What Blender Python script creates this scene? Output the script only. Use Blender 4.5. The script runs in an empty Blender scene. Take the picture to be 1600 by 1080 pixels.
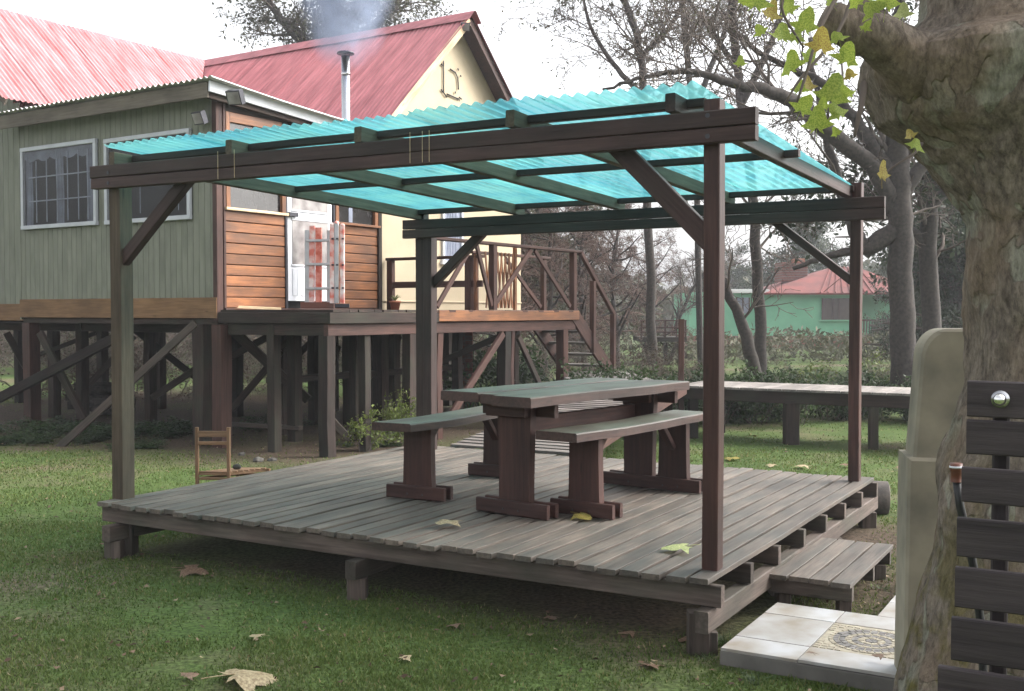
import bpy, math, random
import numpy as np
from mathutils import Vector, Matrix, noise
R = math.radians
D = bpy.data
col = bpy.context.scene.collection
scene = bpy.context.scene

# ------------------------------------------------------------------ camera, sky, sun, exposure
F = 1705.0; HOR = 488.0; EYE = 1.65
PITCH = math.atan((540 - HOR) / F)
cd = D.cameras.new('camera'); cam = D.objects.new('camera', cd); col.objects.link(cam)
cd.sensor_width = 36; cd.lens = 36 * F / 1600; cd.clip_end = 900; cd.clip_start = 0.05
cam.location = (0, 0, EYE); cam.rotation_euler = (math.pi / 2 - PITCH, 0, 0)
scene.camera = cam

SUN_EL, SUN_AZ = 40.0, 78.0            # azimuth clockwise from +Y: the sun is to the right, a little beyond the camera
w = D.worlds.new('World'); scene.world = w; w.use_nodes = True
nt = w.node_tree; bg = nt.nodes['Background']
sky = nt.nodes.new('ShaderNodeTexSky'); sky.sky_type = 'NISHITA'; sky.sun_disc = False
sky.sun_elevation = R(SUN_EL); sky.sun_rotation = R(SUN_AZ)
sky.air_density = 1.0; sky.dust_density = 6.0; sky.ozone_density = 1.0
hs = nt.nodes.new('ShaderNodeHueSaturation'); hs.inputs['Saturation'].default_value = 0.18
nt.links.new(sky.outputs[0], hs.inputs['Color']); nt.links.new(hs.outputs[0], bg.inputs['Color'])
bg.inputs['Strength'].default_value = 0.15
sd = D.lights.new('sun', 'SUN'); so = D.objects.new('sun', sd); col.objects.link(so)
sd.energy = 1.0; sd.angle = R(26); sd.color = (1.0, 0.95, 0.87)
sv = Vector((math.sin(R(SUN_AZ)) * math.cos(R(SUN_EL)), math.cos(R(SUN_AZ)) * math.cos(R(SUN_EL)), math.sin(R(SUN_EL))))
so.rotation_euler = sv.to_track_quat('Z', 'Y').to_euler(); so.location = (12, 4, 14)
scene.view_settings.view_transform = 'Standard'; scene.view_settings.look = 'None'
scene.view_settings.gamma = 1; scene.view_settings.use_curve_mapping = False
scene.view_settings.exposure = 1.75
scene.cycles.use_denoising = True
scene.cycles.max_bounces = 6; scene.cycles.transparent_max_bounces = 8; scene.cycles.volume_bounces = 0
scene.cycles.diffuse_bounces = 3; scene.cycles.glossy_bounces = 2; scene.cycles.transmission_bounces = 4

# ------------------------------------------------------------------ helpers
_cp, _sp = math.cos(PITCH), math.sin(PITCH)
def ray(px, py):
    x = (px - 800) / F; y = (540 - py) / F
    d = Vector((x, _cp + y * _sp, -_sp + y * _cp))
    return d
def at(px, py, Y):
    d = ray(px, py); return Vector((0, 0, EYE)) + d * (Y / d.y)
def on(px, py, z):
    d = ray(px, py); return Vector((0, 0, EYE)) + d * ((z - EYE) / d.z)
def xof(px, Y): return (px - 800) / F * Y

WM = {}
def tag(o, label=None, cat=None, group=None, kind=None):
    if label: o['label'] = label
    if cat: o['category'] = cat
    if group: o['group'] = group
    if kind: o['kind'] = kind
    return o
def thing(name, label, cat, loc=(0, 0, 0), rotz=0, group=None, kind=None):
    o = D.objects.new(name, None); col.objects.link(o)
    o.empty_display_size = 0.2
    o.matrix_basis = Matrix.Translation(Vector(loc)) @ Matrix.Rotation(rotz, 4, 'Z')
    WM[o.name] = o.matrix_basis.copy()
    return tag(o, label, cat, group, kind)
def put(o, M, parent):
    col.objects.link(o)
    if parent is not None:
        o.parent = parent; o.matrix_basis = WM[parent.name].inverted() @ M
    else:
        o.matrix_basis = M
    WM[o.name] = M.copy()
    return o
def new_mesh(name, V, Fc, mats, rnd=None, smooth=False, midx=None):
    me = D.meshes.new(name)
    if isinstance(V, np.ndarray) and isinstance(Fc, np.ndarray):
        n, k = Fc.shape
        me.vertices.add(len(V)); me.vertices.foreach_set('co', np.ascontiguousarray(V, dtype=np.float32).ravel())
        me.loops.add(n * k); me.loops.foreach_set('vertex_index', np.ascontiguousarray(Fc, dtype=np.int32).ravel())
        me.polygons.add(n); me.polygons.foreach_set('loop_start', np.arange(0, n * k, k, dtype=np.int32))
        me.update(calc_edges=True)
    else:
        me.from_pydata([tuple(v) for v in V], [], [tuple(f) for f in Fc])
        me.update()
    for m in (mats if isinstance(mats, (list, tuple)) else [mats]): me.materials.append(m)
    if rnd is not None:
        a = me.attributes.new('rnd', 'FLOAT', 'FACE'); a.data.foreach_set('value', np.asarray(rnd, dtype=np.float32))
    if midx is not None: me.polygons.foreach_set('material_index', np.asarray(midx, dtype=np.int32))
    if smooth: me.polygons.foreach_set('use_smooth', np.ones(len(me.polygons), dtype=bool))
    return me
def meshobj(name, V, Fc, mat, parent=None, org=None, **k):
    """V in world coordinates."""
    V = np.array([tuple(v) for v in V], dtype=np.float64) if not isinstance(V, np.ndarray) else V
    org = Vector(V.mean(axis=0)) if org is None else Vector(org)
    Vl = V - np.array(org)
    if not isinstance(Fc, np.ndarray): me = new_mesh(name, [tuple(v) for v in Vl], Fc, mat, **k)
    else: me = new_mesh(name, Vl, Fc, mat, **k)
    return put(D.objects.new(name, me), Matrix.Translation(org), parent)

rg = random.Random(7)
BM = {}
def beam_mesh(L, w_, h, mat, c=0.005, n=1, wob=0.0, seed=0, taper=None):
    key = (round(L, 3), round(w_, 3), round(h, 3), mat.name, c, n, wob, seed, taper)
    if key in BM: return BM[key]
    r = random.Random(seed)
    c = min(c, w_ * .3, h * .3)
    V = []; Fs = []
    y, z = w_ / 2, h / 2
    ring = [(-y + c, -z), (y - c, -z), (y, -z + c), (y, z - c), (y - c, z), (-y + c, z), (-y, z - c), (-y, -z + c)]
    for i in range(n + 1):
        t = i / n; oy = r.uniform(-wob, wob); oz = r.uniform(-wob, wob)
        s = 1 if taper is None else 1 + (taper - 1) * t
        for (a, b) in ring:
            V.append((-L / 2 + L * t, a * s + oy, b * s + oz))
    for i in range(n):
        for k in range(8):
            a = i * 8 + k; b = i * 8 + (k + 1) % 8
            Fs.append((a, a + 8, b + 8, b))
    Fs.append(tuple(range(8))); Fs.append(tuple(n * 8 + k for k in reversed(range(8))))
    me = new_mesh('beam', V, Fs, mat); BM[key] = me
    return me
def frame(p0, p1, up=Vector((0, 0, 1))):
    p0, p1 = Vector(p0), Vector(p1); x = (p1 - p0).normalized()
    u_ = Vector(up)
    if abs(x.dot(u_)) > .99: u_ = Vector((0, 1, 0))
    y = u_.cross(x).normalized(); z = x.cross(y)
    M = Matrix((x, y, z)).transposed().to_4x4(); M.translation = (p0 + p1) / 2
    return M
def beam(name, p0, p1, w_, h, mat, parent=None, up=(0, 0, 1), label=None, **k):
    """a timber from p0 to p1; w_ across, h along 'up'."""
    L = (Vector(p1) - Vector(p0)).length
    o = D.objects.new(name, beam_mesh(L, w_, h, mat, **k))
    put(o, frame(p0, p1, up), parent)
    if label: o['label'] = label
    return o
def dirz(deg): return Vector((math.sin(R(deg)), math.cos(R(deg)), 0))   # degrees right of +Y

def tube_np(pts, rad, n, V, Fq, closed_tip=True):
    pts = np.asarray(pts, float); m = len(pts)
    d = np.gradient(pts, axis=0); d /= (np.linalg.norm(d, axis=1)[:, None] + 1e-9)
    ref = np.array([0., 0., 1.]) if abs(d[0, 2]) < .9 else np.array([1., 0., 0.])
    a = np.cross(d, ref); a /= (np.linalg.norm(a, axis=1)[:, None] + 1e-9); b = np.cross(d, a)
    th = np.arange(n) * 2 * math.pi / n
    ring = (a[:, None, :] * np.cos(th)[None, :, None] + b[:, None, :] * np.sin(th)[None, :, None]) * np.asarray(rad)[:, None, None] + pts[:, None, :]
    base = sum(len(x) for x in V); V.append(ring.reshape(-1, 3))
    i = np.arange(m - 1)[:, None] * n; k = np.arange(n)[None, :]; k2 = (k + 1) % n
    q = np.stack([i + k, i + k2, i + n + k2, i + n + k], -1).reshape(-1, 4) + base
    Fq.append(q)
def tube_obj(name, pts, rad, n, mat, parent=None, smooth=True, cap=True):
    V = []; Fq = []; tube_np(pts, rad, n, V, Fq)
    V = np.concatenate(V); fs = [tuple(int(t) for t in f) for f in np.concatenate(Fq)]
    if cap:
        fs.append(tuple(range(n - 1, -1, -1))); m = len(pts); fs.append(tuple((m - 1) * n + k for k in range(n)))
    return meshobj(name, V, fs, mat, parent, smooth=smooth)
def ico(r, sub=1):
    import bmesh
    b = bmesh.new(); bmesh.ops.create_icosphere(b, subdivisions=sub, radius=r)
    V = np.array([v.co[:] for v in b.verts]); Fc = np.array([[v.index for v in f.verts] for f in b.faces]); b.free(); return V, Fc

# ------------------------------------------------------------------ materials
def mat_new(name):
    m = D.materials.new(name); m.use_nodes = True; t = m.node_tree
    return m, t, t.nodes['Principled BSDF'], t.nodes.new, t.links.new
def ramp(t, stops):
    n = t.nodes.new('ShaderNodeValToRGB'); e = n.color_ramp.elements
    while len(e) < len(stops): e.new(.5)
    for i, (p, c) in enumerate(stops): e[i].position = p; e[i].color = (*c, 1)
    return n
def coords(t, scale, rand=True):
    N, L = t.nodes.new, t.links.new
    tc = N('ShaderNodeTexCoord'); mp = N('ShaderNodeMapping'); mp.inputs['Scale'].default_value = scale
    L(tc.outputs['Object'], mp.inputs['Vector'])
    if rand:
        oi = N('ShaderNodeObjectInfo'); ml = N('ShaderNodeMath'); ml.operation = 'MULTIPLY'; ml.inputs[1].default_value = 37.0
        L(oi.outputs['Random'], ml.inputs[0]); cx = N('ShaderNodeCombineXYZ'); L(ml.outputs[0], cx.inputs[0]); L(ml.outputs[0], cx.inputs[1])
        L(cx.outputs[0], mp.inputs['Location'])
    return mp
def wood(name, dark, light, rough=.75, grain=1.0, var=.35, stain=None, stain_amt=.4, bump=.35, top=None, spec=.3, knots=.85):
    m, t, P, N, L = mat_new(name)
    mp = coords(t, (1.2 * grain, 22 * grain, 22 * grain))
    n1 = N('ShaderNodeTexNoise'); n1.inputs['Scale'].default_value = 2.2; n1.inputs['Detail'].default_value = 7; n1.inputs['Roughness'].default_value = .65
    L(mp.outputs[0], n1.inputs['Vector'])
    rp = ramp(t, [(.28, dark), (.72, light)]); L(n1.outputs['Fac'], rp.inputs[0])
    mp2 = coords(t, (1, 2.5, 2.5)); n2 = N('ShaderNodeTexNoise'); n2.inputs['Scale'].default_value = 2.6; n2.inputs['Detail'].default_value = 5
    L(mp2.outputs[0], n2.inputs['Vector'])
    out = rp.outputs[0]
    if stain:
        r2 = ramp(t, [(.42, (0, 0, 0)), (.66, (stain_amt,) * 3)]); L(n2.outputs['Fac'], r2.inputs[0])
        mx = N('ShaderNodeMix'); mx.data_type = 'RGBA'; L(r2.outputs[0], mx.inputs[0]); L(out, mx.inputs[6]); mx.inputs[7].default_value = (*stain, 1); out = mx.outputs[2]
    if top:
        ge = N('ShaderNodeNewGeometry'); sx = N('ShaderNodeSeparateXYZ'); L(ge.outputs['Normal'], sx.inputs[0])
        r3 = ramp(t, [(.6, (0, 0, 0)), (.9, (1, 1, 1))]); L(sx.outputs[2], r3.inputs[0])
        r4 = ramp(t, [(.3, (.45,) * 3), (.6, (1, 1, 1))]); L(n2.outputs['Fac'], r4.inputs[0])
        mm = N('ShaderNodeMath'); mm.operation = 'MULTIPLY'; L(r3.outputs[0], mm.inputs[0]); L(r4.outputs[0], mm.inputs[1])
        mx = N('ShaderNodeMix'); mx.data_type = 'RGBA'; L(mm.outputs[0], mx.inputs[0]); L(out, mx.inputs[6])
        mg = N('ShaderNodeMix'); mg.data_type = 'RGBA'; mg.blend_type = 'MULTIPLY'; mg.inputs[0].default_value = .6
        r5 = ramp(t, [(.3, (.55,) * 3), (.7, (1.2,) * 3)]); L(n1.outputs['Fac'], r5.inputs[0]); mg.inputs[6].default_value = (*top, 1); L(r5.outputs[0], mg.inputs[7])
        L(mg.outputs[2], mx.inputs[7]); out = mx.outputs[2]
    mp3 = coords(t, (.9, 4.5, 4.5)); vk = N('ShaderNodeTexVoronoi'); vk.inputs['Scale'].default_value = 2.3; L(mp3.outputs[0], vk.inputs['Vector'])
    rk = ramp(t, [(.03, (.35,) * 3), (.11, (1, 1, 1))]); L(vk.outputs['Distance'], rk.inputs[0])
    n5 = N('ShaderNodeTexNoise'); n5.inputs['Scale'].default_value = 1.7; n5.inputs['Detail'].default_value = 6; L(mp2.outputs[0], n5.inputs['Vector'])
    rb_ = ramp(t, [(.32, (.58,) * 3), (.52, (1, 1, 1)), (.74, (1.28,) * 3)]); L(n5.outputs['Fac'], rb_.inputs[0])
    for src in (rk, rb_):
        mk = N('ShaderNodeMix'); mk.data_type = 'RGBA'; mk.blend_type = 'MULTIPLY'; mk.inputs[0].default_value = knots; L(out, mk.inputs[6]); L(src.outputs[0], mk.inputs[7]); out = mk.outputs[2]
    oi = N('ShaderNodeObjectInfo'); mr = N('ShaderNodeMapRange'); mr.inputs[3].default_value = 1 - var; mr.inputs[4].default_value = 1 + var
    L(oi.outputs['Random'], mr.inputs[0]); mv = N('ShaderNodeMix'); mv.data_type = 'RGBA'; mv.blend_type = 'MULTIPLY'; mv.inputs[0].default_value = 1
    L(out, mv.inputs[6]); L(mr.outputs[0], mv.inputs[7]); L(mv.outputs[2], P.inputs['Base Color'])
    P.inputs['Roughness'].default_value = rough; P.inputs['Specular IOR Level'].default_value = spec
    bp = N('ShaderNodeBump'); bp.inputs['Strength'].default_value = bump; bp.inputs['Distance'].default_value = .006
    L(n1.outputs['Fac'], bp.inputs['Height']); L(bp.outputs[0], P.inputs['Normal'])
    return m
def plain(name, c, rough=.6, var=.12, scale=6, metal=0, spec=.4, bump=0.0, c2=None, obj_var=0.0, detail=5):
    m, t, P, N, L = mat_new(name)
    mp = coords(t, (1, 1, 1)); n1 = N('ShaderNodeTexNoise'); n1.inputs['Scale'].default_value = scale; n1.inputs['Detail'].default_value = detail
    L(mp.outputs[0], n1.inputs['Vector'])
    c2 = c2 or tuple(x * (1 - 2 * var) for x in c)
    rp = ramp(t, [(.35, c2), (.65, c)]); L(n1.outputs['Fac'], rp.inputs[0]); out = rp.outputs[0]
    if obj_var:
        oi = N('ShaderNodeObjectInfo'); mr = N('ShaderNodeMapRange'); mr.inputs[3].default_value = 1 - obj_var; mr.inputs[4].default_value = 1 + obj_var
        L(oi.outputs['Random'], mr.inputs[0]); mv = N('ShaderNodeMix'); mv.data_type = 'RGBA'; mv.blend_type = 'MULTIPLY'; mv.inputs[0].default_value = 1
        L(out, mv.inputs[6]); L(mr.outputs[0], mv.inputs[7]); out = mv.outputs[2]
    L(out, P.inputs['Base Color']); P.inputs['Roughness'].default_value = rough; P.inputs['Metallic'].default_value = metal
    P.inputs['Specular IOR Level'].default_value = spec
    if bump:
        bp = N('ShaderNodeBump'); bp.inputs['Strength'].default_value = bump; bp.inputs['Distance'].default_value = .01
        L(n1.outputs['Fac'], bp.inputs['Height']); L(bp.outputs[0], P.inputs['Normal'])
    return m
def leafmat(name, stops, trans=.35, rough=.6):
    m, t, P, N, L = mat_new(name)
    at_ = N('ShaderNodeAttribute'); at_.attribute_name = 'rnd'
    rp = ramp(t, stops); L(at_.outputs['Fac'], rp.inputs[0]); L(rp.outputs[0], P.inputs['Base Color'])
    P.inputs['Roughness'].default_value = rough; P.inputs['Specular IOR Level'].default_value = .25
    tr = N('ShaderNodeBsdfTranslucent'); L(rp.outputs[0], tr.inputs['Color']); mx = N('ShaderNodeMixShader'); mx.inputs[0].default_value = trans
    L(P.outputs[0], mx.inputs[1]); L(tr.outputs[0], mx.inputs[2]); L(mx.outputs[0], t.nodes['Material Output'].inputs['Surface'])
    return m

M = {}
M['perg'] = wood('dark_stained_wood', (.024, .012, .010), (.064, .036, .032), rough=.6, var=.18, stain=(.035, .035, .026), stain_amt=.25)
M['perg_red'] = wood('reddish_stained_wood', (.032, .013, .011), (.078, .036, .029), rough=.5, var=.12)
M['mossy'] = wood('mossy_wood', (.046, .034, .024), (.105, .080, .055), rough=.8, var=.2)
M['deck'] = wood('weathered_deck_wood', (.058, .043, .034), (.170, .136, .110), rough=.6, var=.22, stain=(.05, .055, .05), stain_amt=.55, spec=.5)
M['deckside'] = wood('old_deck_timber', (.045, .033, .028), (.12, .092, .078), rough=.75, var=.2, stain=(.04, .05, .035), stain_amt=.4)
M['table'] = wood('table_slab_wood', (.026, .013, .011), (.072, .035, .028), rough=.55, var=.12, top=(.095, .100, .076), spec=.45)
M['table_leg'] = wood('table_leg_wood', (.026, .011, .009), (.072, .031, .024), rough=.6, var=.15)
M['walk'] = wood('pale_grey_planks', (.12, .108, .10), (.27, .245, .225), rough=.8, var=.18)
M['ramp'] = wood('worn_ramp_planks', (.075, .062, .056), (.17, .145, .132), rough=.8, var=.2)
M['stilt'] = wood('stilt_wood', (.014, .009, .008), (.050, .032, .026), rough=.8, var=.4, stain=(.03, .04, .025), stain_amt=.4)
M['rail'] = wood('railing_wood', (.034, .015, .012), (.088, .042, .032), rough=.6, var=.2)
M['orange'] = wood('orange_varnished_wood', (.11, .036, .012), (.32, .125, .040), rough=.45, var=.22, stain=(.08, .035, .02), stain_amt=.5, spec=.5)
M['fascia'] = wood('ochre_band_wood', (.12, .062, .028), (.22, .125, .06), rough=.7, var=.1)
M['gate'] = wood('charcoal_slat_wood', (.020, .016, .018), (.055, .044, .045), rough=.7, var=.15, bump=.6)
M['chair'] = wood('chair_wood', (.16, .085, .045), (.30, .17, .10), rough=.5, var=.08)
M['pine'] = wood('raw_pine', (.5, .36, .2), (.75, .6, .4), rough=.7, var=.1)
M['clad'] = wood('green_grey_cladding', (.175, .185, .145), (.225, .23, .185), rough=.7, var=.05, knots=.18, grain=.5, bump=.15, stain=(.11, .12, .09), stain_amt=.4)
M['greybrown'] = wood('grey_brown_fascia', (.10, .085, .065), (.17, .145, .115), rough=.8, var=.1)
M['white'] = plain('white_frame', (.72, .74, .78), .45, .05)
M['winwhite'] = plain('grey_white_window_frame', (.50, .52, .56), .5, .06)
M['yellow'] = plain('cream_yellow_plaster', (.52, .44, .31), .85, .06, 1.2, bump=.1, c2=(.43, .36, .25))
M['plaster'] = plain('flaky_white_plaster', (.75, .74, .70), .9, .15, 5, c2=(.35, .33, .29))
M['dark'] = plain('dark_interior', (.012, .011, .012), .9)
M['curtain'] = plain('pale_curtain', (.30, .33, .42), .9, .2, 3)
M['bar'] = plain('window_bar_paint', (.42, .46, .56), .5, .1)
M['concrete'] = plain('cement_render', (.33, .295, .22), .9, .12, 3.5, bump=.7, c2=(.17, .155, .12), detail=9)
M['metal'] = plain('galvanised_steel', (.55, .56, .58), .25, .1, 3, metal=1)
M['dkmetal'] = plain('dark_metal', (.06, .06, .07), .4, .1, metal=.6)
M['alu'] = plain('aluminium', (.55, .55, .58), .35, .1, 8, metal=.8)
M['tape'] = plain('red_white_tape', (.75, .66, .64), .5, .1, 10, c2=(.62, .16, .12), detail=2)
M['redtape'] = plain('red_plastic_wrap', (.55, .10, .06), .5, .1, 14, c2=(.75, .30, .24), detail=2)
M['brick'] = plain('red_brick', (.20, .065, .045), .9, .25, 12, c2=(.12, .035, .03))
M['mortar'] = plain('mortar', (.16, .12, .10), .95)
M['greenwall'] = plain('mint_green_wall', (.17, .42, .27), .85, .1, .9, c2=(.13, .34, .22))
M['redroof'] = plain('faded_red_roof', (.16, .038, .032), .85, .2, 1.3, c2=(.10, .028, .025))
M['shutter'] = plain('brown_shutter', (.075, .052, .045), .7)
M['terracotta'] = plain('terracotta', (.33, .13, .07), .8)
M['tile'] = plain('white_floor_tile', (.42, .42, .43), .5, .08, 3.5, c2=(.25, .215, .17), obj_var=.08)
M['tilebed'] = plain('cement_bed', (.17, .16, .145), .9, .15, 8)
M['stoneA'] = plain('mosaic_stone', (.38, .34, .26), .7, .25, 30, c2=(.24, .21, .16))
M['stoneB'] = plain('grey_mosaic_stone', (.23, .215, .205), .7, .25, 30)
M['rock'] = plain('grey_stone', (.085, .078, .070), .9, .3, 9, bump=.4)
M['rubber'] = plain('black_hose', (.02, .02, .022), .5)
M['brownplastic'] = plain('brown_pipe_fitting', (.16, .06, .04), .4)
M['bark'] = plain('grey_bark', (.058, .048, .042), .95, .25, 22, c2=(.028, .024, .022), bump=.5)
M['twig'] = plain('twig_bark', (.13, .105, .09), .95, .2, 3)
M['twigred'] = plain('reddish_twig_bark', (.16, .10, .085), .95, .2, 3)
M['bolt'] = plain('chrome', (.75, .76, .75), .18, .02, metal=1)
M['lawnleaf'] = leafmat('grass_blades', [(0, (.044, .074, .016)), (.5, (.088, .130, .032)), (.85, (.14, .165, .050)), (1, (.22, .19, .09))], .3, .6)
M['evg'] = leafmat('evergreen_leaves', [(0, (.016, .026, .015)), (.6, (.035, .052, .026)), (1, (.075, .090, .045))], .2, .6)
M['olive'] = leafmat('olive_leaves', [(0, (.035, .040, .020)), (.6, (.075, .075, .042)), (1, (.13, .12, .075))], .25, .7)
M['brownleaf'] = leafmat('brown_needles', [(0, (.055, .035, .026)), (.6, (.105, .070, .055)), (1, (.16, .12, .095))], .25, .8)
M['bush'] = leafmat('bush_leaves', [(0, (.018, .034, .014)), (.6, (.048, .082, .028)), (1, (.12, .17, .05))], .3, .5)
M['bushy'] = leafmat('yellow_green_leaves', [(0, (.07, .10, .02)), (.6, (.15, .19, .045)), (1, (.32, .30, .08))], .35, .5)
M['crownleaf'] = leafmat('shade_crown_leaves', [(0, (.06, .10, .025)), (.6, (.12, .18, .04)), (1, (.26, .22, .06))], .35, .6)
M['litter'] = leafmat('leaf_litter', [(0, (.045, .028, .018)), (.6, (.12, .075, .05)), (1, (.30, .23, .15))], .1, .8)

def veinleaf(name, c1, c2, trans=.45):
    m, t, P, N, L = mat_new(name)
    mp = coords(t, (1, 1, 1)); n = N('ShaderNodeTexNoise'); n.inputs['Scale'].default_value = 14; n.inputs['Detail'].default_value = 6; L(mp.outputs[0], n.inputs['Vector'])
    rp = ramp(t, [(.38, c1), (.62, c2)]); L(n.outputs['Fac'], rp.inputs[0]); L(rp.outputs[0], P.inputs['Base Color']); P.inputs['Roughness'].default_value = .55
    tr = N('ShaderNodeBsdfTranslucent'); L(rp.outputs[0], tr.inputs['Color']); mx = N('ShaderNodeMixShader'); mx.inputs[0].default_value = trans
    L(P.outputs[0], mx.inputs[1]); L(tr.outputs[0], mx.inputs[2]); L(mx.outputs[0], t.nodes['Material Output'].inputs['Surface'])
    return m
M['lf_green'] = veinleaf('green_plane_leaf', (.20, .30, .045), (.42, .48, .10), .65)
M['lf_yellow'] = veinleaf('yellow_plane_leaf', (.26, .17, .05), (.45, .40, .10), .5)
M['lf_dry'] = veinleaf('dry_plane_leaf', (.22, .16, .09), (.44, .36, .22), .2)
M['lf_brown'] = veinleaf('brown_plane_leaf', (.11, .065, .04), (.24, .15, .10), .2)
M['lf_pale'] = veinleaf('pale_green_fallen_leaf', (.30, .34, .13), (.50, .52, .24), .3)

# teal corrugated plastic
m, t, P, N, L = mat_new('teal_corrugated_plastic')
mp = coords(t, (1, 1, 1)); n = N('ShaderNodeTexNoise'); n.inputs['Scale'].default_value = 2.2; n.inputs['Detail'].default_value = 6; L(mp.outputs[0], n.inputs['Vector'])
rp = ramp(t, [(.3, (.12, .46, .56)), (.7, (.24, .63, .60))]); L(n.outputs['Fac'], rp.inputs[0])
P.inputs['Roughness'].default_value = .3
mq = N('ShaderNodeMapping'); mq.inputs['Rotation'].default_value = (0, 0, R(-60)); L(mp.outputs[0], mq.inputs['Vector'])
mq2 = N('ShaderNodeMapping'); mq2.inputs['Scale'].default_value = (.8, 9, 1); L(mq.outputs[0], mq2.inputs['Vector'])
ng = N('ShaderNodeTexNoise'); ng.inputs['Scale'].default_value = 2.6; ng.inputs['Detail'].default_value = 8; ng.inputs['Roughness'].default_value = .7; L(mq2.outputs[0], ng.inputs['Vector'])
rg_ = ramp(t, [(.30, (.50, .58, .55)), (.46, (.92, .95, .95)), (.7, (1.15, 1.1, 1.08))]); L(ng.outputs['Fac'], rg_.inputs[0])
oi = N('ShaderNodeObjectInfo'); mrr = N('ShaderNodeMapRange'); mrr.inputs[3].default_value = .82; mrr.inputs[4].default_value = 1.12; L(oi.outputs['Random'], mrr.inputs[0])
mg1 = N('ShaderNodeMix'); mg1.data_type = 'RGBA'; mg1.blend_type = 'MULTIPLY'; mg1.inputs[0].default_value = 1; L(rp.outputs[0], mg1.inputs[6]); L(rg_.outputs[0], mg1.inputs[7])
mg2 = N('ShaderNodeMix'); mg2.data_type = 'RGBA'; mg2.blend_type = 'MULTIPLY'; mg2.inputs[0].default_value = 1; L(mg1.outputs[2], mg2.inputs[6]); L(mrr.outputs[0], mg2.inputs[7])
class _o: outputs = [mg2.outputs[2]]
rp = _o
L(rp.outputs[0], P.inputs['Base Color'])
tr = N('ShaderNodeBsdfTranslucent'); L(rp.outputs[0], tr.inputs['Color'])
tp = N('ShaderNodeBsdfTransparent'); tp.inputs['Color'].default_value = (.46, .82, .84, 1)
m1 = N('ShaderNodeMixShader'); m1.inputs[0].default_value = .72; L(P.outputs[0], m1.inputs[1]); L(tr.outputs[0], m1.inputs[2])
m2 = N('ShaderNodeMixShader'); m2.inputs[0].default_value = .28; L(m1.outputs[0], m2.inputs[1]); L(tp.outputs[0], m2.inputs[2])
L(m2.outputs[0], t.nodes['Material Output'].inputs['Surface']); M['teal'] = m

# painted corrugated iron, weathered in streaks that run down the sheet (local x)
def ironmat(name, deep, pale, lo, hi, rough=.42):
    m, t, P, N, L = mat_new(name)
    mp = coords(t, (.35, 3.0, 3.0)); n = N('ShaderNodeTexNoise'); n.inputs['Scale'].default_value = 2.4; n.inputs['Detail'].default_value = 8; n.inputs['Roughness'].default_value = .7
    L(mp.outputs[0], n.inputs['Vector']); rp = ramp(t, [(lo, deep), (hi, pale)]); L(n.outputs['Fac'], rp.inputs[0]); L(rp.outputs[0], P.inputs['Base Color'])
    P.inputs['Roughness'].default_value = rough; P.inputs['Specular IOR Level'].default_value = .6
    return m
M['ironA'] = ironmat('faded_crimson_iron', (.20, .045, .055), (.42, .13, .145), .34, .62)
M['ironB'] = ironmat('sheen_bleached_red_iron', (.30, .055, .055), (.50, .27, .285), .34, .62)  # pale patches: aged paint plus sky reflection put into the colour
M['ironW'] = ironmat('pale_galvanised_iron', (.42, .40, .38), (.72, .72, .72), .3, .6)

def glassmat(name, c=(.02, .022, .025), rough=.06):
    m, t, P, N, L = mat_new(name); P.inputs['Base Color'].default_value = (*c, 1); P.inputs['Roughness'].default_value = rough; P.inputs['Specular IOR Level'].default_value = .6
    tp = N('ShaderNodeBsdfTransparent'); mx = N('ShaderNodeMixShader'); mx.inputs[0].default_value = .8; L(P.outputs[0], mx.inputs[1]); L(tp.outputs[0], mx.inputs[2])
    L(mx.outputs[0], t.nodes['Material Output'].inputs['Surface']); return m
M['glass'] = glassmat('window_glass')
M['frost'] = plain('patterned_frosted_glass', (.36, .34, .33), .3, .25, 5, c2=(.16, .14, .14))
M['darkglass'] = plain('dark_reflecting_glass', (.03, .028, .028), .12, .2, 7, spec=.7)

# ground
m, t, P, N, L = mat_new('lawn_soil')
tc = N('ShaderNodeTexCoord')
n1 = N('ShaderNodeTexNoise'); n1.inputs['Scale'].default_value = .55; n1.inputs['Detail'].default_value = 8; n1.inputs['Roughness'].default_value = .6; L(tc.outputs['Object'], n1.inputs['Vector'])
n2 = N('ShaderNodeTexNoise'); n2.inputs['Scale'].default_value = 38; n2.inputs['Detail'].default_value = 6; L(tc.outputs['Object'], n2.inputs['Vector'])
ra = ramp(t, [(.38, (.048, .078, .022)), (.5, (.068, .100, .030)), (.64, (.11, .092, .058))]); L(n1.outputs['Fac'], ra.inputs[0])
rb = ramp(t, [(.3, (.45,) * 3), (.7, (1.45,) * 3)]); L(n2.outputs['Fac'], rb.inputs[0])
mx = N('ShaderNodeMix'); mx.data_type = 'RGBA'; mx.blend_type = 'MULTIPLY'; mx.inputs[0].default_value = 1; L(ra.outputs[0], mx.inputs[6]); L(rb.outputs[0], mx.inputs[7])
ba = N('ShaderNodeAttribute'); ba.attribute_name = 'bare'; rs_ = ramp(t, [(.3, (.030, .022, .016)), (.7, (.095, .070, .050))]); L(n2.outputs['Fac'], rs_.inputs[0])
mb = N('ShaderNodeMix'); mb.data_type = 'RGBA'; L(ba.outputs['Fac'], mb.inputs[0]); L(mx.outputs[2], mb.inputs[6]); L(rs_.outputs[0], mb.inputs[7])
L(mb.outputs[2], P.inputs['Base Color']); P.inputs['Roughness'].default_value = .95; P.inputs['Specular IOR Level'].default_value = .1
bp = N('ShaderNodeBump'); bp.inputs['Strength'].default_value = .8; bp.inputs['Distance'].default_value = .02; L(n2.outputs['Fac'], bp.inputs['Height']); L(bp.outputs[0], P.inputs['Normal'])
M['ground'] = m

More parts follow.
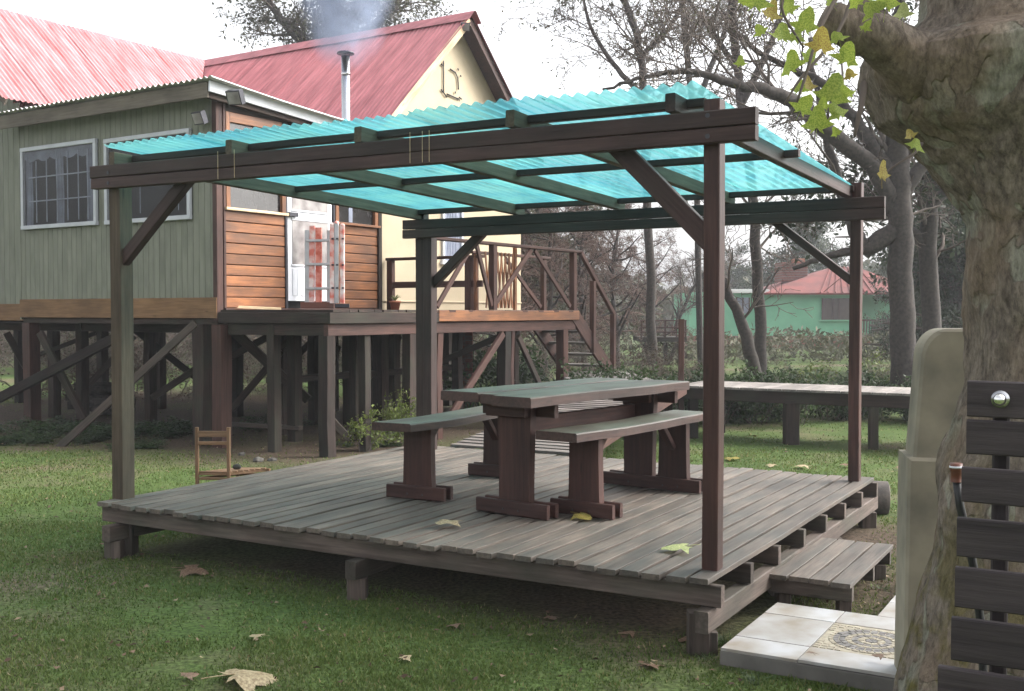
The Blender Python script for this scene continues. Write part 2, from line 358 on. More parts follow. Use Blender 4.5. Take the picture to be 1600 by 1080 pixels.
# plane tree bark: mottled plates over pale olive underbark, moss low down
m, t, P, N, L = mat_new('plane_tree_bark')
tc = N('ShaderNodeTexCoord')
nw = N('ShaderNodeTexNoise'); nw.inputs['Scale'].default_value = 5; nw.inputs['Detail'].default_value = 5; L(tc.outputs['Object'], nw.inputs['Vector'])
mp = N('ShaderNodeMapping'); mp.inputs['Scale'].default_value = (1, 1, .5); L(tc.outputs['Object'], mp.inputs['Vector'])
mxv = N('ShaderNodeMix'); mxv.data_type = 'RGBA'; mxv.inputs[0].default_value = .12; L(mp.outputs[0], mxv.inputs[6]); L(nw.outputs['Color'], mxv.inputs[7])
vo = N('ShaderNodeTexNoise'); vo.inputs['Scale'].default_value = 6.5; vo.inputs['Detail'].default_value = 2.5; vo.inputs['Distortion'].default_value = .6; L(mxv.outputs[2], vo.inputs['Vector'])
patch = ramp(t, [(.555, (0, 0, 0)), (.572, (1, 1, 1))]); L(vo.outputs['Fac'], patch.inputs[0])
fi = N('ShaderNodeTexNoise'); fi.inputs['Scale'].default_value = 26; fi.inputs['Detail'].default_value = 9; fi.inputs['Roughness'].default_value = .7; L(mp.outputs[0], fi.inputs['Vector'])
base = ramp(t, [(.3, (.070, .056, .046)), (.7, (.27, .225, .180))]); L(fi.outputs['Fac'], base.inputs[0])
pal = ramp(t, [(.3, (.15, .145, .11)), (.7, (.29, .28, .225))]); L(fi.outputs['Fac'], pal.inputs[0])
m1 = N('ShaderNodeMix'); m1.data_type = 'RGBA'; L(patch.outputs[0], m1.inputs[0]); L(base.outputs[0], m1.inputs[6]); L(pal.outputs[0], m1.inputs[7])
tan = ramp(t, [(.50, (0, 0, 0)), (.60, (.7,) * 3)]); n4 = N('ShaderNodeTexNoise'); n4.inputs['Scale'].default_value = 2.6; n4.inputs['Detail'].default_value = 3; L(tc.outputs['Object'], n4.inputs['Vector']); L(n4.outputs['Fac'], tan.inputs[0])
m2 = N('ShaderNodeMix'); m2.data_type = 'RGBA'; L(tan.outputs[0], m2.inputs[0]); L(m1.outputs[2], m2.inputs[6]); m2.inputs[7].default_value = (.20, .150, .108, 1)
sz = N('ShaderNodeSeparateXYZ'); L(tc.outputs['Object'], sz.inputs[0])
mr = N('ShaderNodeMapRange'); mr.inputs[1].default_value = 1.35; mr.inputs[2].default_value = .3; L(sz.outputs[2], mr.inputs[0])
mo = N('ShaderNodeTexNoise'); mo.inputs['Scale'].default_value = 9; mo.inputs['Detail'].default_value = 8; L(tc.outputs['Object'], mo.inputs['Vector'])
mor = ramp(t, [(.46, (0, 0, 0)), (.58, (1, 1, 1))]); L(mo.outputs['Fac'], mor.inputs[0])
mm = N('ShaderNodeMath'); mm.operation = 'MULTIPLY'; L(mr.outputs[0], mm.inputs[0]); L(mor.outputs[0], mm.inputs[1])
m3 = N('ShaderNodeMix'); m3.data_type = 'RGBA'; L(mm.outputs[0], m3.inputs[0]); L(m2.outputs[2], m3.inputs[6]); m3.inputs[7].default_value = (.11, .095, .025, 1)
cr = N('ShaderNodeTexVoronoi'); cr.feature = 'DISTANCE_TO_EDGE'; cr.inputs['Scale'].default_value = 15
mc = N('ShaderNodeMapping'); mc.inputs['Scale'].default_value = (1, 1, .35); L(tc.outputs['Object'], mc.inputs['Vector'])
mxc = N('ShaderNodeMix'); mxc.data_type = 'RGBA'; mxc.inputs[0].default_value = .10; L(mc.outputs[0], mxc.inputs[6]); L(fi.outputs['Color'], mxc.inputs[7]); L(mxc.outputs[2], cr.inputs['Vector'])
crr = ramp(t, [(.0, (.50,) * 3), (.04, (.9,) * 3), (.10, (1, 1, 1))]); L(cr.outputs['Distance'], crr.inputs[0])
hf = N('ShaderNodeTexNoise'); hf.inputs['Scale'].default_value = 70; hf.inputs['Detail'].default_value = 8; hf.inputs['Roughness'].default_value = .75; L(mc.outputs[0], hf.inputs['Vector'])
hfr = ramp(t, [(.34, (.55,) * 3), (.66, (1.45,) * 3)]); L(hf.outputs['Fac'], hfr.inputs[0])
mk1 = N('ShaderNodeMix'); mk1.data_type = 'RGBA'; mk1.blend_type = 'MULTIPLY'; L(n4.outputs['Fac'], mk1.inputs[0]); L(m3.outputs[2], mk1.inputs[6]); L(crr.outputs[0], mk1.inputs[7])
mk2 = N('ShaderNodeMix'); mk2.data_type = 'RGBA'; mk2.blend_type = 'MULTIPLY'; mk2.inputs[0].default_value = .8; L(mk1.outputs[2], mk2.inputs[6]); L(hfr.outputs[0], mk2.inputs[7])
L(mk2.outputs[2], P.inputs['Base Color']); P.inputs['Roughness'].default_value = .9; P.inputs['Specular IOR Level'].default_value = .2
bp = N('ShaderNodeBump'); bp.inputs['Strength'].default_value = .8; bp.inputs['Distance'].default_value = .02; L(fi.outputs['Fac'], bp.inputs['Height'])
bpc = N('ShaderNodeBump'); bpc.inputs['Strength'].default_value = .35; bpc.inputs['Distance'].default_value = .008; L(crr.outputs[0], bpc.inputs['Height']); L(bp.outputs[0], bpc.inputs['Normal']); bp = bpc
bp2 = N('ShaderNodeBump'); bp2.invert = True; bp2.inputs['Strength'].default_value = .7; bp2.inputs['Distance'].default_value = .012; L(patch.outputs[0], bp2.inputs['Height']); L(bp.outputs[0], bp2.inputs['Normal']); L(bp2.outputs[0], P.inputs['Normal'])
M['plane'] = m

# ------------------------------------------------------------------ ground
def ground_z(x, y):
    return 0.03 * noise.noise(Vector((x * .35, y * .35, 3.1))) + 0.012 * noise.noise(Vector((x * 1.7, y * 1.7, 8)))
def bare(x, y):
    """how much the grass is worn away: under the houses, under the deck to darken its gaps, by the step"""
    a = (x + 3.59) * .841 + (y - 13.3) * -.541; b = (x + 3.59) * .541 + (y - 13.3) * .841
    def soft(d, w_=.6): return max(0., min(1., .5 + d / w_))
    h = min(soft(2.4 - a, 1.2), soft(a + 8.5, 1.2), soft(b + .9, 1.2), soft(6.6 - b, 1.2))
    dd = math.hypot((x - 2.9) / 1.3, (y - 7.2) / 1.6); h2 = soft(1 - dd, .7)
    du = (x + 2.78) * .5 + (y - 7.35) * .866; dv = (x + 2.78) * .866 - (y - 7.35) * .5
    h3 = .9 * min(soft(du - .1), soft(3.7 - du), soft(dv - .1), soft(4.3 - dv))  # bare dark soil under the deck, put in to darken the board gaps
    n = noise.noise(Vector((x * .8, y * .8, 12))) * .5
    return max(0., min(1., max(h, h2, h3) + (n if max(h, h2, h3) > .05 else 0)))
def build_ground():
    xs = np.concatenate([np.linspace(-200, -14, 16), np.linspace(-12, 12, 97), np.linspace(14, 200, 16)])
    ys = np.concatenate([np.linspace(-30, 1, 6), np.linspace(2, 22, 81), np.linspace(24, 300, 30)])
    V = []
    for y in ys:
        for x in xs:
            V.append((x, y, ground_z(x, y) if abs(x) < 12 and 2 <= y < 22 else 0))
    nx = len(xs); i = np.arange(len(ys) - 1)[:, None] * nx; k = np.arange(nx - 1)[None, :]
    q = np.stack([i + k, i + k + 1, i + nx + k + 1, i + nx + k], -1).reshape(-1, 4)
    o = meshobj('lawn_ground', np.array(V, float), q, M['ground'], org=(0, 0, 0), smooth=True)
    at_ = o.data.attributes.new('bare', 'FLOAT', 'POINT'); at_.data.foreach_set('value', np.array([bare(v[0], v[1]) for v in V], dtype=np.float32))
    tag(o, 'trampled lawn ground around the deck and under the houses', kind='structure')
build_ground()

# deck frame
U = dirz(30); Vv = Vector((math.cos(R(30)), -math.sin(R(30)), 0)); Z = Vector((0, 0, 1))
DZ = .37
FL = Vector((-2.78, 7.35, 0)); DW, DL = 4.32, 3.70
def dk(v, u, z=0): return FL + Vv * v + U * u + Z * z

def in_deck(P):
    r = P - np.array([FL.x, FL.y]); v = r @ np.array([Vv.x, Vv.y]); u = r @ np.array([U.x, U.y])
    return (v > .1) & (v < DW + .05) & (u > .25) & (u < DL)
SLAB = [Vector((.968, 5.03, 0))]
def in_slab(P):
    r = P - np.array([.968, 5.03]); v = r @ np.array([Vv.x, Vv.y]); u = r @ np.array([U.x, U.y])
    return (v > -.02) & (u > -.02) & ((u < .93) | (v > .5)) & (v < 1.6)
def build_grass():
    rs = np.random.RandomState(3)
    P = []
    for (y0, y1, n) in ((3.3, 5.5, 110000), (5.5, 8.5, 120000), (8.5, 13, 70000), (13, 24, 40000)):
        y = rs.uniform(y0, y1, n); x = rs.uniform(-.53, .53, n) * y
        P.append(np.stack([x, y], 1))
    P = np.concatenate(P)
    patch = np.array([noise.noise(Vector((a * .9, b * .9, 1.0))) + .5 * noise.noise(Vector((a * 3.1, b * 3.1, 4.0))) for a, b in P])
    bar = np.array([bare(a, b) for a, b in P]); keep = (patch > rs.uniform(-.65, .05, len(P))) & (rs.rand(len(P)) > bar * .93) & ~in_deck(P) & ~in_slab(P)
    # bare strip under the house
    P = P[keep]; patch = patch[keep]; n = len(P)
    z = np.array([ground_z(a, b) for a, b in P])
    h = rs.uniform(.007, .022, n) * (1 + .5 * np.clip(patch, 0, 1)) * np.where(P[:, 1] > 9, 1.2, 1) ; wdt = rs.uniform(.002, .004, n) * (1 + P[:, 1] * .12)
    th = rs.uniform(0, 2 * math.pi, n); le = rs.uniform(.2, 1.1, n) * h
    ph = rs.uniform(0, 2 * math.pi, n)
    V = np.zeros((n, 3, 3))
    dx, dy = np.cos(th) * wdt, np.sin(th) * wdt
    V[:, 0] = np.stack([P[:, 0] - dx, P[:, 1] - dy, z - .003], 1); V[:, 1] = np.stack([P[:, 0] + dx, P[:, 1] + dy, z - .003], 1)
    V[:, 2] = np.stack([P[:, 0] + np.cos(ph) * le, P[:, 1] + np.sin(ph) * le, z + h], 1)
    r = np.clip(.45 + .3 * patch + rs.uniform(-.3, .3, n), 0, 1); r[rs.rand(n) < .05] = 1
    o = meshobj('grass', V.reshape(-1, 3), np.arange(3 * n).reshape(-1, 3), M['lawnleaf'], org=(0, 0, 0), rnd=r)
    tag(o, 'short patchy mown grass covering the yard', 'grass', kind='stuff')
    # small leaf litter and debris on the lawn
    n = 2600; y = rs.uniform(4, 16, n) ** 1.0; x = rs.uniform(-.5, .5, n) * y; P = np.stack([x, y], 1); P = P[~in_deck(P) & ~in_slab(P)]; n = len(P)
    s = rs.uniform(.006, .022, n); th = rs.uniform(0, 6.28, n); V = np.zeros((n, 4, 3))
    for k, (a, b) in enumerate(((-1, 0), (0, -.45), (1, 0), (0, .45))):
        V[:, k, 0] = P[:, 0] + s * (a * np.cos(th) - b * np.sin(th)); V[:, k, 1] = P[:, 1] + s * (a * np.sin(th) + b * np.cos(th))
        V[:, k, 2] = np.array([ground_z(p[0], p[1]) for p in P]) + rs.uniform(.012, .03, n)
    o = meshobj('leaf_litter', V.reshape(-1, 3), np.arange(4 * n).reshape(-1, 4), M['litter'], org=(0, 0, 0), rnd=rs.rand(n) ** 1.5)
    tag(o, 'scattered crumbs of dry leaves and twigs over the grass', 'leaf litter', kind='stuff')
build_grass()

# ------------------------------------------------------------------ deck
dt = thing('wooden_deck', 'low weathered plank deck under the teal-roofed pergola', 'deck', dk(DW / 2, DL / 2), -R(30))
NB = 36; pitch = DW / NB
for i in range(NB):
    v = (i + .5) * pitch; a = -.03 + rg.uniform(-.024, .024); b = DL + rg.uniform(-.02, .02)
    zz = DZ - .0125 + rg.uniform(-.002, .002)
    beam('board', dk(v, a, zz), dk(v, b, zz), pitch - rg.uniform(.018, .027), .028, M['deck'], dt, n=6, wob=.0035, seed=i % 9, c=.0015)
jz = DZ - .028 - .055
for k, u in enumerate([.03, .55, 1.05, 1.58, 2.1, 2.62, 3.14, 3.66]):
    beam('joist', dk(.02 if k else 0, u, jz), dk(DW + (.02 if k else .04), u, jz), .05, .105, M['deckside'], dt, n=3, wob=.003, seed=k)
bz = jz - .055 - .055
for v in (.14, 2.19, DW - .03):
    beam('bearer', dk(v, -.08, bz), dk(v, DL + .05, bz), .075, .105, M['deckside'], dt, n=2, seed=int(v * 3))
    for u in (.0, 1.25, 2.5, 3.6):
        beam('stub_post', dk(v - .01, u, -.08), dk(v - .01, u, bz - .055), .11, .11, M['deckside'], dt, n=1, seed=3, up=(1, 0, 0))
beam('stub_post', dk(.12, .12, -.08), dk(.12, .12, bz + .04), .13, .10, M['deckside'], dt, up=(1, 0, 0))
beam('stub_post', dk(DW - .06, -.03, -.08), dk(DW - .06, -.03, bz + .04), .09, .10, M['deckside'], dt, up=(1, 0, 0))

# ------------------------------------------------------------------ pergola
PFR = Vector((.996, 5.39, 0)); PFL = Vector((-2.67, 7.47, 0)); PBR = Vector((2.595, 8.24, 0)); PBL = Vector((-.79, 10.19, 0))
pg = thing('pergola', 'dark timber pergola roofed with teal corrugated plastic', 'pergola', PFR.lerp(PBL, .5) + Z * DZ, -R(30))
def post(p, w_, d, ztop, mat, z0=DZ):
    return beam('post', p + Z * z0, p + Z * ztop, w_, d, mat, pg, up=Vv, n=3, wob=.002, seed=int(abs(p.x) * 10))
post(PFR, .088, .082, 2.69, M['perg_red']); post(PFL, .11, .105, 2.62, M['mossy'])
post(PBR, .085, .08, 2.62, M['perg_red']); post(PBL - Vv * .055, .085, .10, 2.58, M['perg']); post(PBL + Vv * .045 - U * .02, .10, .09, 2.50, M['perg'])
zf = 2.49
o_f = -U * .075
b0, b1 = PFL - Vv * .17 + o_f, PFR + Vv * .236 + o_f
for (z0, h, e) in ((zf + .037, .072, .0), (zf + .117, .082, .01)):
    beam('front_beam', b0 + Z * (z0 - .004) - Vv * e, b1 + Z * (z0 - .026), .055, h, M['perg'], pg, n=6, wob=.002, seed=int(h * 1000))
zr = 2.335
o_r = -U * .075
r0, r1 = PBL - Vv * .21 + o_r, PBR + Vv * .22 + o_r
for (z0, h) in ((zr + .042, .08), (zr + .128, .085)):
    beam('rear_beam', r0 + Z * z0, r1 + Z * z0, .05, h, M['perg'], pg, n=6, wob=.002, seed=int(h * 999))
# rafters run along U, falling to the back
zrf = zf - .015 + .16 + .045; zrr = zr + .172 + .045
fr = [(PFL + (PFR - PFL) * t) for t in (.01, .26, .50, .74, .955)]
bk = []
for t in (.0, .25, .5, .745, .985): bk.append(PBL + (PBR - PBL) * t)
bk[0] = PFL + (PBR - PFR) * 1.0 + Vv * .25
rafters = []
for k, (a, b) in enumerate(zip(fr, bk)):
    d = (b - a).normalized(); a2 = a - d * .10 + Z * zrf; b2 = b + d * .06 + Z * zrr
    rafters.append((a2, b2)); beam('rafter', a2, b2, .055, .09, M['mossy'] if k < 4 else M['perg'], pg, n=4, wob=.003, seed=20 + k)
sl = (zrr - zrf) / (PBR - PFR).length
def pr(v, u, dz=0): # point on the roof plane: v along the front from PFL, u back from the front beam
    return PFL + (PFR - PFL).normalized() * v + (PBR - PFR).normalized() * u + Z * (zrf + sl * u + dz)
VW = (PFR - PFL).length
for k, u in enumerate((.06, 1.62, 3.22)):
    pts = [ra_[0].lerp(ra_[1], (u + .1) / ((ra_[1] - ra_[0]).length)) for ra_ in rafters]
    for j in range(4):
        d = (pts[j + 1] - pts[j]).normalized(); q0, q1 = pts[j] + d * .03, pts[j + 1] - d * .03
        beam('purlin', q0 + Z * .020, q1 + Z * .020, .05, .045, M['perg'], pg, n=2, wob=.002, seed=40 + k + j)
    d = (pts[4] - pts[3]).normalized(); beam('purlin', pts[4] + d * .03 + Z * .02, pts[4] + d * (.12 if k < 2 else .05) + Z * .02, .05, .045, M['perg'], pg)
def brace(a, b, w_, h): beam('brace', a, b, w_, h, M['perg'], pg, n=2, wob=.003, seed=9, up=(0, 0, 1))
brace(PFL + Z * 1.98, PFL + Vv * .66 + Z * 2.53, .06, .085)
brace(PFR + Z * 1.98 , PFR - Vv * .62 + Z * 2.60, .055, .10)
brace(PBL + Vv * .03 + Z * 1.88, PBL + Vv * .62 + Z * 2.38, .06, .085)
brace(PBR + Z * 1.86, PBR - Vv * .68 + Z * 2.40, .05, .06)
# roof sheets, corrugations run along U; each sheet overlaps the next
def corr_grid(fn, W, pitch_, amp, nL, sub=6):
    """fn(w, l) -> (world point, normal); returns V, F"""
    n = int(W / pitch_ * sub); V = []
    for i in range(n + 1):
        w_ = W * i / n
        for j in range(nL + 1):
            p, nn = fn(w_, j / nL); V.append(p + nn * (amp * math.cos(w_ / pitch_ * 2 * math.pi)))
    i = np.arange(n)[:, None] * (nL + 1); k = np.arange(nL)[None, :]
    q = np.stack([i + k, i + k + 1, i + nL + 1 + k + 1, i + nL + 1 + k], -1).reshape(-1, 4)
    return np.array([tuple(v) for v in V]), q
nS = 5; v0 = .08; v1 = VW - .02; Ws = (v1 - v0) / nS
for k in range(nS):
    a = v0 + Ws * k - (.04 if k else 0); W = Ws + (.04 if k else 0)
    def fn(w_, l, a=a, k=k):
        v = a + w_; wav = .012 * noise.noise(Vector((v * .9, l * 3, k))) + .02 * noise.noise(Vector((v * .5, 0, 5)))
        u = -.21 + .018 * ((k * 7) % 3) + l * 3.72
        lift = .006 * k % .012
        if k == nS - 1: wav -= .03 * max(0, (w_ - .5)) * (l ** 2) * 1.6
        return pr(v, u, .060 + wav * .6 + lift), Z
    V_, q = corr_grid(fn, W, .076, .0125, 14, sub=8)
    meshobj('roof_sheet', V_, q, M['teal'], pg, smooth=True)
for p_, z_ in ((PFR, 2.50), (PFR, 2.60), (PFL, 2.52), (PFL, 2.59)):
    q_ = p_ - U * .106 + Z * z_; beam('bolt', q_, q_ + U * .012, .022, .022, M['dkmetal'], pg, c=.006)
# cords that tie the beam
for t in (.255, .285, .572, .590, .60):
    p = b0.lerp(b1, t) - U * .032
    beam('tie_cord', p + Z * (zf - .004), p + Z * (zf + .17), .003, .003, M['pine'], pg)

# ------------------------------------------------------------------ picnic table and benches
def slab_obj(name, org, l, w_, L0, L1, W0, W1, zt, th, parent, mat, wobL=.012, bend=None, seed=0, n=18):
    """live-edged plank; org on the deck, l along, w_ across; top at zt"""
    r = random.Random(seed); V = []
    o1, o2 = r.uniform(0, 50), r.uniform(0, 50)
    for i in range(n + 1):
        t = i / n; s = L0 + (L1 - L0) * t; bd = bend(t) if bend else 0
        a = W0 + wobL * noise.noise(Vector((s * 2.2, o1, 0))) * 2 + bd; b = W1 + wobL * noise.noise(Vector((s * 2.2, o2, 0))) * 2 + bd
        zz = zt + .004 * noise.noise(Vector((s * 2, o1, 3)))
        for (q, z) in ((a, zz - th), (b, zz - th), (b, zz - .008), (b - .008, zz), (a + .008, zz), (a, zz - .008)):
            V.append(org + l * s + w_ * q + Z * z)
    Fs = []
    for i in range(n):
        for k in range(6): Fs.append((i * 6 + k, i * 6 + (k + 1) % 6, (i + 1) * 6 + (k + 1) % 6, (i + 1) * 6 + k))
    Fs.append(tuple(reversed(range(6)))); Fs.append(tuple(n * 6 + k for k in range(6)))
    # grain along the plank: local x = l
    Mx = Matrix((l, w_ * -1, Z)).transposed().to_4x4()
    if Mx.determinant() < 0: Mx = Matrix((l, w_, Z)).transposed().to_4x4()
    Mx.translation = org + l * ((L0 + L1) / 2) + Z * zt
    iv = Mx.inverted(); me = new_mesh(name, [tuple(iv @ v) for v in V], Fs, mat)
    return put(D.objects.new(name, me), Mx, parent)
def trestle(parent, c, l, w_, wl, H, footL, mat, zt=0):
    wt, wb = wl
    # board leg, slightly tapered, faces along l
    V = []
    th = .028
    for (z, hw) in ((.0, wb), (H * .3, (wb * .7 + wt * .3) * .97), (H * .7, (wb * .3 + wt * .7) * .97), (H, wt)):
        for sl_ in (-th, th):
            for sw in (-1, 1): V.append(c + l * sl_ + w_ * (sw * hw) + Z * (DZ + .012 + z))
    Fs = []
    for i in range(3):
        o = i * 4; Fs += [(o, o + 1, o + 5, o + 4), (o + 1, o + 3, o + 7, o + 5), (o + 3, o + 2, o + 6, o + 7), (o + 2, o, o + 4, o + 6)]
    Fs += [(0, 2, 3, 1), (12, 13, 15, 14)]
    Mx = Matrix((Z, w_, l)).transposed().to_4x4()
    if Mx.determinant() < 0: Mx = Matrix((Z, w_ * -1, l)).transposed().to_4x4()
    Mx.translation = c + Z * (DZ + H / 2); iv = Mx.inverted()
    put(D.objects.new('leg', new_mesh('leg', [tuple(iv @ v) for v in V], Fs, mat)), Mx, parent)
    for s in (-1, 1):
        q = c + l * (s * .046) + Z * (DZ + .052)
        f = beam('foot_rail', q - w_ * footL / 2, q + w_ * footL / 2, .033, .09, mat, parent, seed=4, c=.006)
        if s == -1:
            for e in (-.06, .06):
                b_ = q + w_ * e - l * .020 + Z * (-.01)
                beam('bolt', b_, b_ + l * .01, .012, .012, M['dkmetal'], f)
ang = 37.5; l = dirz(ang); wv = Vector((math.cos(R(ang)), -math.sin(R(ang)), 0))
TN = Vector((.005, 6.87, 0)); HT = .78
tb = thing('picnic_table', 'long rustic table of three live-edged slabs on the deck', 'table', TN + l * .7 + Z * DZ, -R(ang))
slab_obj('top_plank', TN, l, wv, -.33, 1.60, .09, .385, DZ + HT, .062, tb, M['table'], seed=1, wobL=.016)
slab_obj('top_plank', TN, l, wv, -.21, 1.56, -.088, .072, DZ + HT - .006, .058, tb, M['table'], seed=2, wobL=.006)
slab_obj('top_plank', TN, l, wv, -.225, 1.56, -.39, -.106, DZ + HT + .002, .060, tb, M['table'], seed=3, wobL=.012)
for s in (0, 1.44):
    c = TN + l * s + wv * (.03 if s == 0 else .07)
    trestle(tb, c, l, wv, (.135, .118), HT - .062 - .01, .56, M['table_leg'])
    for e in (-1, 1):
        q = c + l * (e * .052) + Z * (DZ + HT - .062 - .05)
        beam('crossbar', q - wv * (.19 if e < 0 else .30), q + wv * (.115 if e < 0 else .27), .04, .085, M['table_leg'], tb)
beam('stretcher', TN + l * .05 + Z * (DZ + .56), TN + l * 1.40 + wv * .03 + Z * (DZ + .56), .04, .10, M['table_leg'], tb)

def bench(label, c0, ang, L, bendf, hb, sl0=.28):
    l = dirz(ang); wv = Vector((math.cos(R(ang)), -math.sin(R(ang)), 0))
    b = thing('bench', label, 'bench', c0 + l * (L / 2 - sl0) + Z * DZ, -R(ang), 'benches beside the picnic table')
    slab_obj('seat', c0, l, wv, -sl0, L - sl0, -.16, .14, DZ + hb, .055, b, M['table'], seed=int(ang), bend=bendf, wobL=.012)
    for s in (0, L - 2 * sl0 - .05):
        c = c0 + l * s + wv * (bendf((s + sl0) / L))
        trestle(b, c, l, wv, (.108, .12), hb - .055 - .012, .46, M['table_leg'])
        sg = 1 if s == 0 else -1
        beam('brace', c + l * (.03 * sg) + Z * (DZ + hb - .24), c + l * (.2 * sg) + Z * (DZ + hb - .07), .06, .04, M['table_leg'], b)
    return b
bench('bench on the far left side of the table, curved live-edge seat', Vector((-.66, 7.46, 0)), 27, 1.75, lambda t: .06 * math.sin(t * 3.1), .545)
bench('bench on the near right side of the table, between table and reddish post', Vector((.47, 6.83, 0)), 36, 1.80, lambda t: -.03 + .05 * math.sin(t * 3.3), .55)

# ------------------------------------------------------------------ step and tiled slab
st = thing('wooden_step', 'low four-board step beside the right edge of the deck', 'step', (1.9, 6.3, 0), -R(30))
s0 = Vector((1.41, 5.98, 0))
for k in range(4):
    a = s0 + Vv * (.057 + k * .114) + Z * .195
    beam('board', a - U * rg.uniform(0, .02), a + U * (1.13 + rg.uniform(-.01, .02)), .102, .026, M['deck'], st, seed=k, n=3, wob=.003, c=.0015)
for u in (.05, .58, 1.06):
    beam('joist', s0 + U * u + Z * .14, s0 + U * u + Vv * .45 + Z * .14, .045, .08, M['deckside'], st)
for u in (.1, 1.02):
    for v in (.06, .39):
        beam('leg', s0 + U * u + Vv * v - Z * .04, s0 + U * u + Vv * v + Z * .10, .07, .07, M['deckside'], st, up=(1, 0, 0))

S0 = Vector((.968, 5.03, 0))
def sp(v, u, z=0): return S0 + Vv * v + U * u + Z * z
sb = thing('tiled_path', 'white tiled slab and path with a round stone mosaic by the step', 'path', sp(.6, .4), -R(30), kind='structure')
del sb['category']
zt = .085
beam('cement_bed', sp(0, .455, zt / 2 - .02), sp(1.5, .455, zt / 2 - .02), .91, zt + .02, M['tilebed'], sb, c=.004)
beam('cement_bed', sp(1.0, .915, zt / 2 - .022), sp(1.0, 3.6, zt / 2 - .022), .98, zt + .015, M['tilebed'], sb, c=.004)
ts = .3
def tile(v, u, sv=ts, su=ts):
    p = sp(v + sv / 2, u, zt + rg.uniform(-.0012, .0012))
    beam('tile', p + U * .002, p + U * (su - .003), sv - .005, .014, M['tile'], sb, c=.001)
mv, mu, ms = .36, .22, .46   # mosaic square
rows = [(0, .22), (.22, .46), (.68, .23)]
for (u0, su) in rows:
    vs = [0.0, .36, .82, 1.12, 1.42]
    for a, b in zip(vs[:-1], vs[1:]):
        if abs(u0 - mu) < .01 and abs(a - mv) < .01: continue
        tile(a, u0, b - a, su)
for j in range(9):
    for i in range(3): tile(.52 + i * ts, .915 + j * ts)
beam('mosaic_tile', sp(mv + ms / 2, mu + .003, zt - .001), sp(mv + ms / 2, mu + ms - .003, zt - .001), ms - .006, .014, M['stoneA'], sb, c=.001)
Vm = [[], []]; Fm = [[], []]
cm = (mv + ms / 2, mu + ms / 2); rr = random.Random(5)
def chip(which, pts, z):
    V, Fc = Vm[which], Fm[which]; n0 = len(V); n = len(pts)
    cx = sum(p[0] for p in pts) / n; cy = sum(p[1] for p in pts) / n
    for (a, b) in pts: V.append(sp(a, b, zt))
    for (a, b) in pts: V.append(sp(cx + (a - cx) * .93, cy + (b - cy) * .93, z))
    for k in range(n): Fc.append((n0 + k, n0 + (k + 1) % n, n0 + n + (k + 1) % n, n0 + n + k))
    Fc.append(tuple(n0 + n + k for k in range(n)))
for (ra, rb, n, wh) in ((0, .03, 6, 1), (.034, .06, 9, 0), (.064, .092, 14, 1), (.096, .118, 18, 0), (.122, .148, 24, 1), (.151, .176, 28, 1), (.179, .198, 34, 0)):
    for k in range(n):
        t0 = 6.283 * (k + .08) / n; t1 = 6.283 * (k + .92) / n
        chip(wh, [(cm[0] + ra * math.cos(t0), cm[1] + ra * math.sin(t0)), (cm[0] + rb * math.cos(t0), cm[1] + rb * math.sin(t0)), (cm[0] + rb * math.cos(t1), cm[1] + rb * math.sin(t1)), (cm[0] + ra * math.cos(t1), cm[1] + ra * math.sin(t1))], zt + .0095 + rr.uniform(-.001, .001))
g = .034
for i in range(int(ms / g)):
    for j in range(int(ms / g)):
        a, b = mv + .004 + i * g, mu + .004 + j * g
        if min(math.hypot(a + x - cm[0], b + y - cm[1]) for x in (0, g) for y in (0, g)) < .20: continue
        chip(0, [(a + .003, b + .003), (a + g - .003, b + .003), (a + g - .003, b + g - .003), (a + .003, b + g - .003)], zt + .0095)
for k in (0, 1):
    o = meshobj('mosaic_stones', Vm[k], Fm[k], M['stoneA'] if k == 0 else M['stoneB'], sb); o['kind'] = 'stuff'
    o['label'] = ('tan' if k == 0 else 'grey') + ' mosaic chips set in rings'

# ------------------------------------------------------------------ concrete pillar
def pillar():
    o = thing('gate_pillar', 'cement-rendered pillar with a rounded top beside the plane tree', 'pillar', (xof(1480, 4.55), 4.55, 0), -R(12))
    ax = Vector((math.cos(R(12)), -math.sin(R(12)), 0)); ay = Vector((math.sin(R(12)), math.cos(R(12)), 0))
    def outline(x0b, x0t, x1, zb, ztp, rad):
        pts = [(x0b, zb)]
        if rad > 0:
            pts.append((x0t, ztp - rad * 1.25))
            for k in range(1, 10):
                a = math.pi / 2 * k / 9; pts.append((x0t + rad - rad * math.cos(a), ztp - rad * 1.25 + rad * 1.25 * math.sin(a)))
        else: pts.append((x0t, ztp))
        pts.append((x1, ztp)); pts.append((x1, zb)); return pts
    def build(name, pts, dpt, base):
        n = len(pts); V = []
        c = .012
        lay = [(-dpt / 2, 1), (-dpt / 2 + c, 0), (dpt / 2 - c, 0), (dpt / 2, 1)]
        cx = sum(p[0] for p in pts) / n; cz = sum(p[1] for p in pts) / n
        for (yy, ins) in lay:
            for (a, b) in pts:
                k = c if ins else 0
                V.append(base + ax * (a - k * math.copysign(1, a - cx)) + ay * yy + Z * (b - (k if b > cz else 0)))
        Fs = []
        for i in range(3):
            for k in range(n): Fs.append((i * n + k, i * n + (k + 1) % n, (i + 1) * n + (k + 1) % n, (i + 1) * n + k))
        Fs.append(tuple(reversed(range(n)))); Fs.append(tuple(3 * n + k for k in range(n)))
        return meshobj(name, V, Fs, M['concrete'], o)
    base = Vector((xof(1413, 4.5) + .0, 4.66, 0))
    zl = at(1407, 716, 4.5).z
    build('plinth', outline(.045, .055, .46, -.05, zl, 0), .30, base)
    build('shaft', outline(.080, .108, .45, zl, at(1470, 514, 4.5).z, .10), .24, base)
pillar()

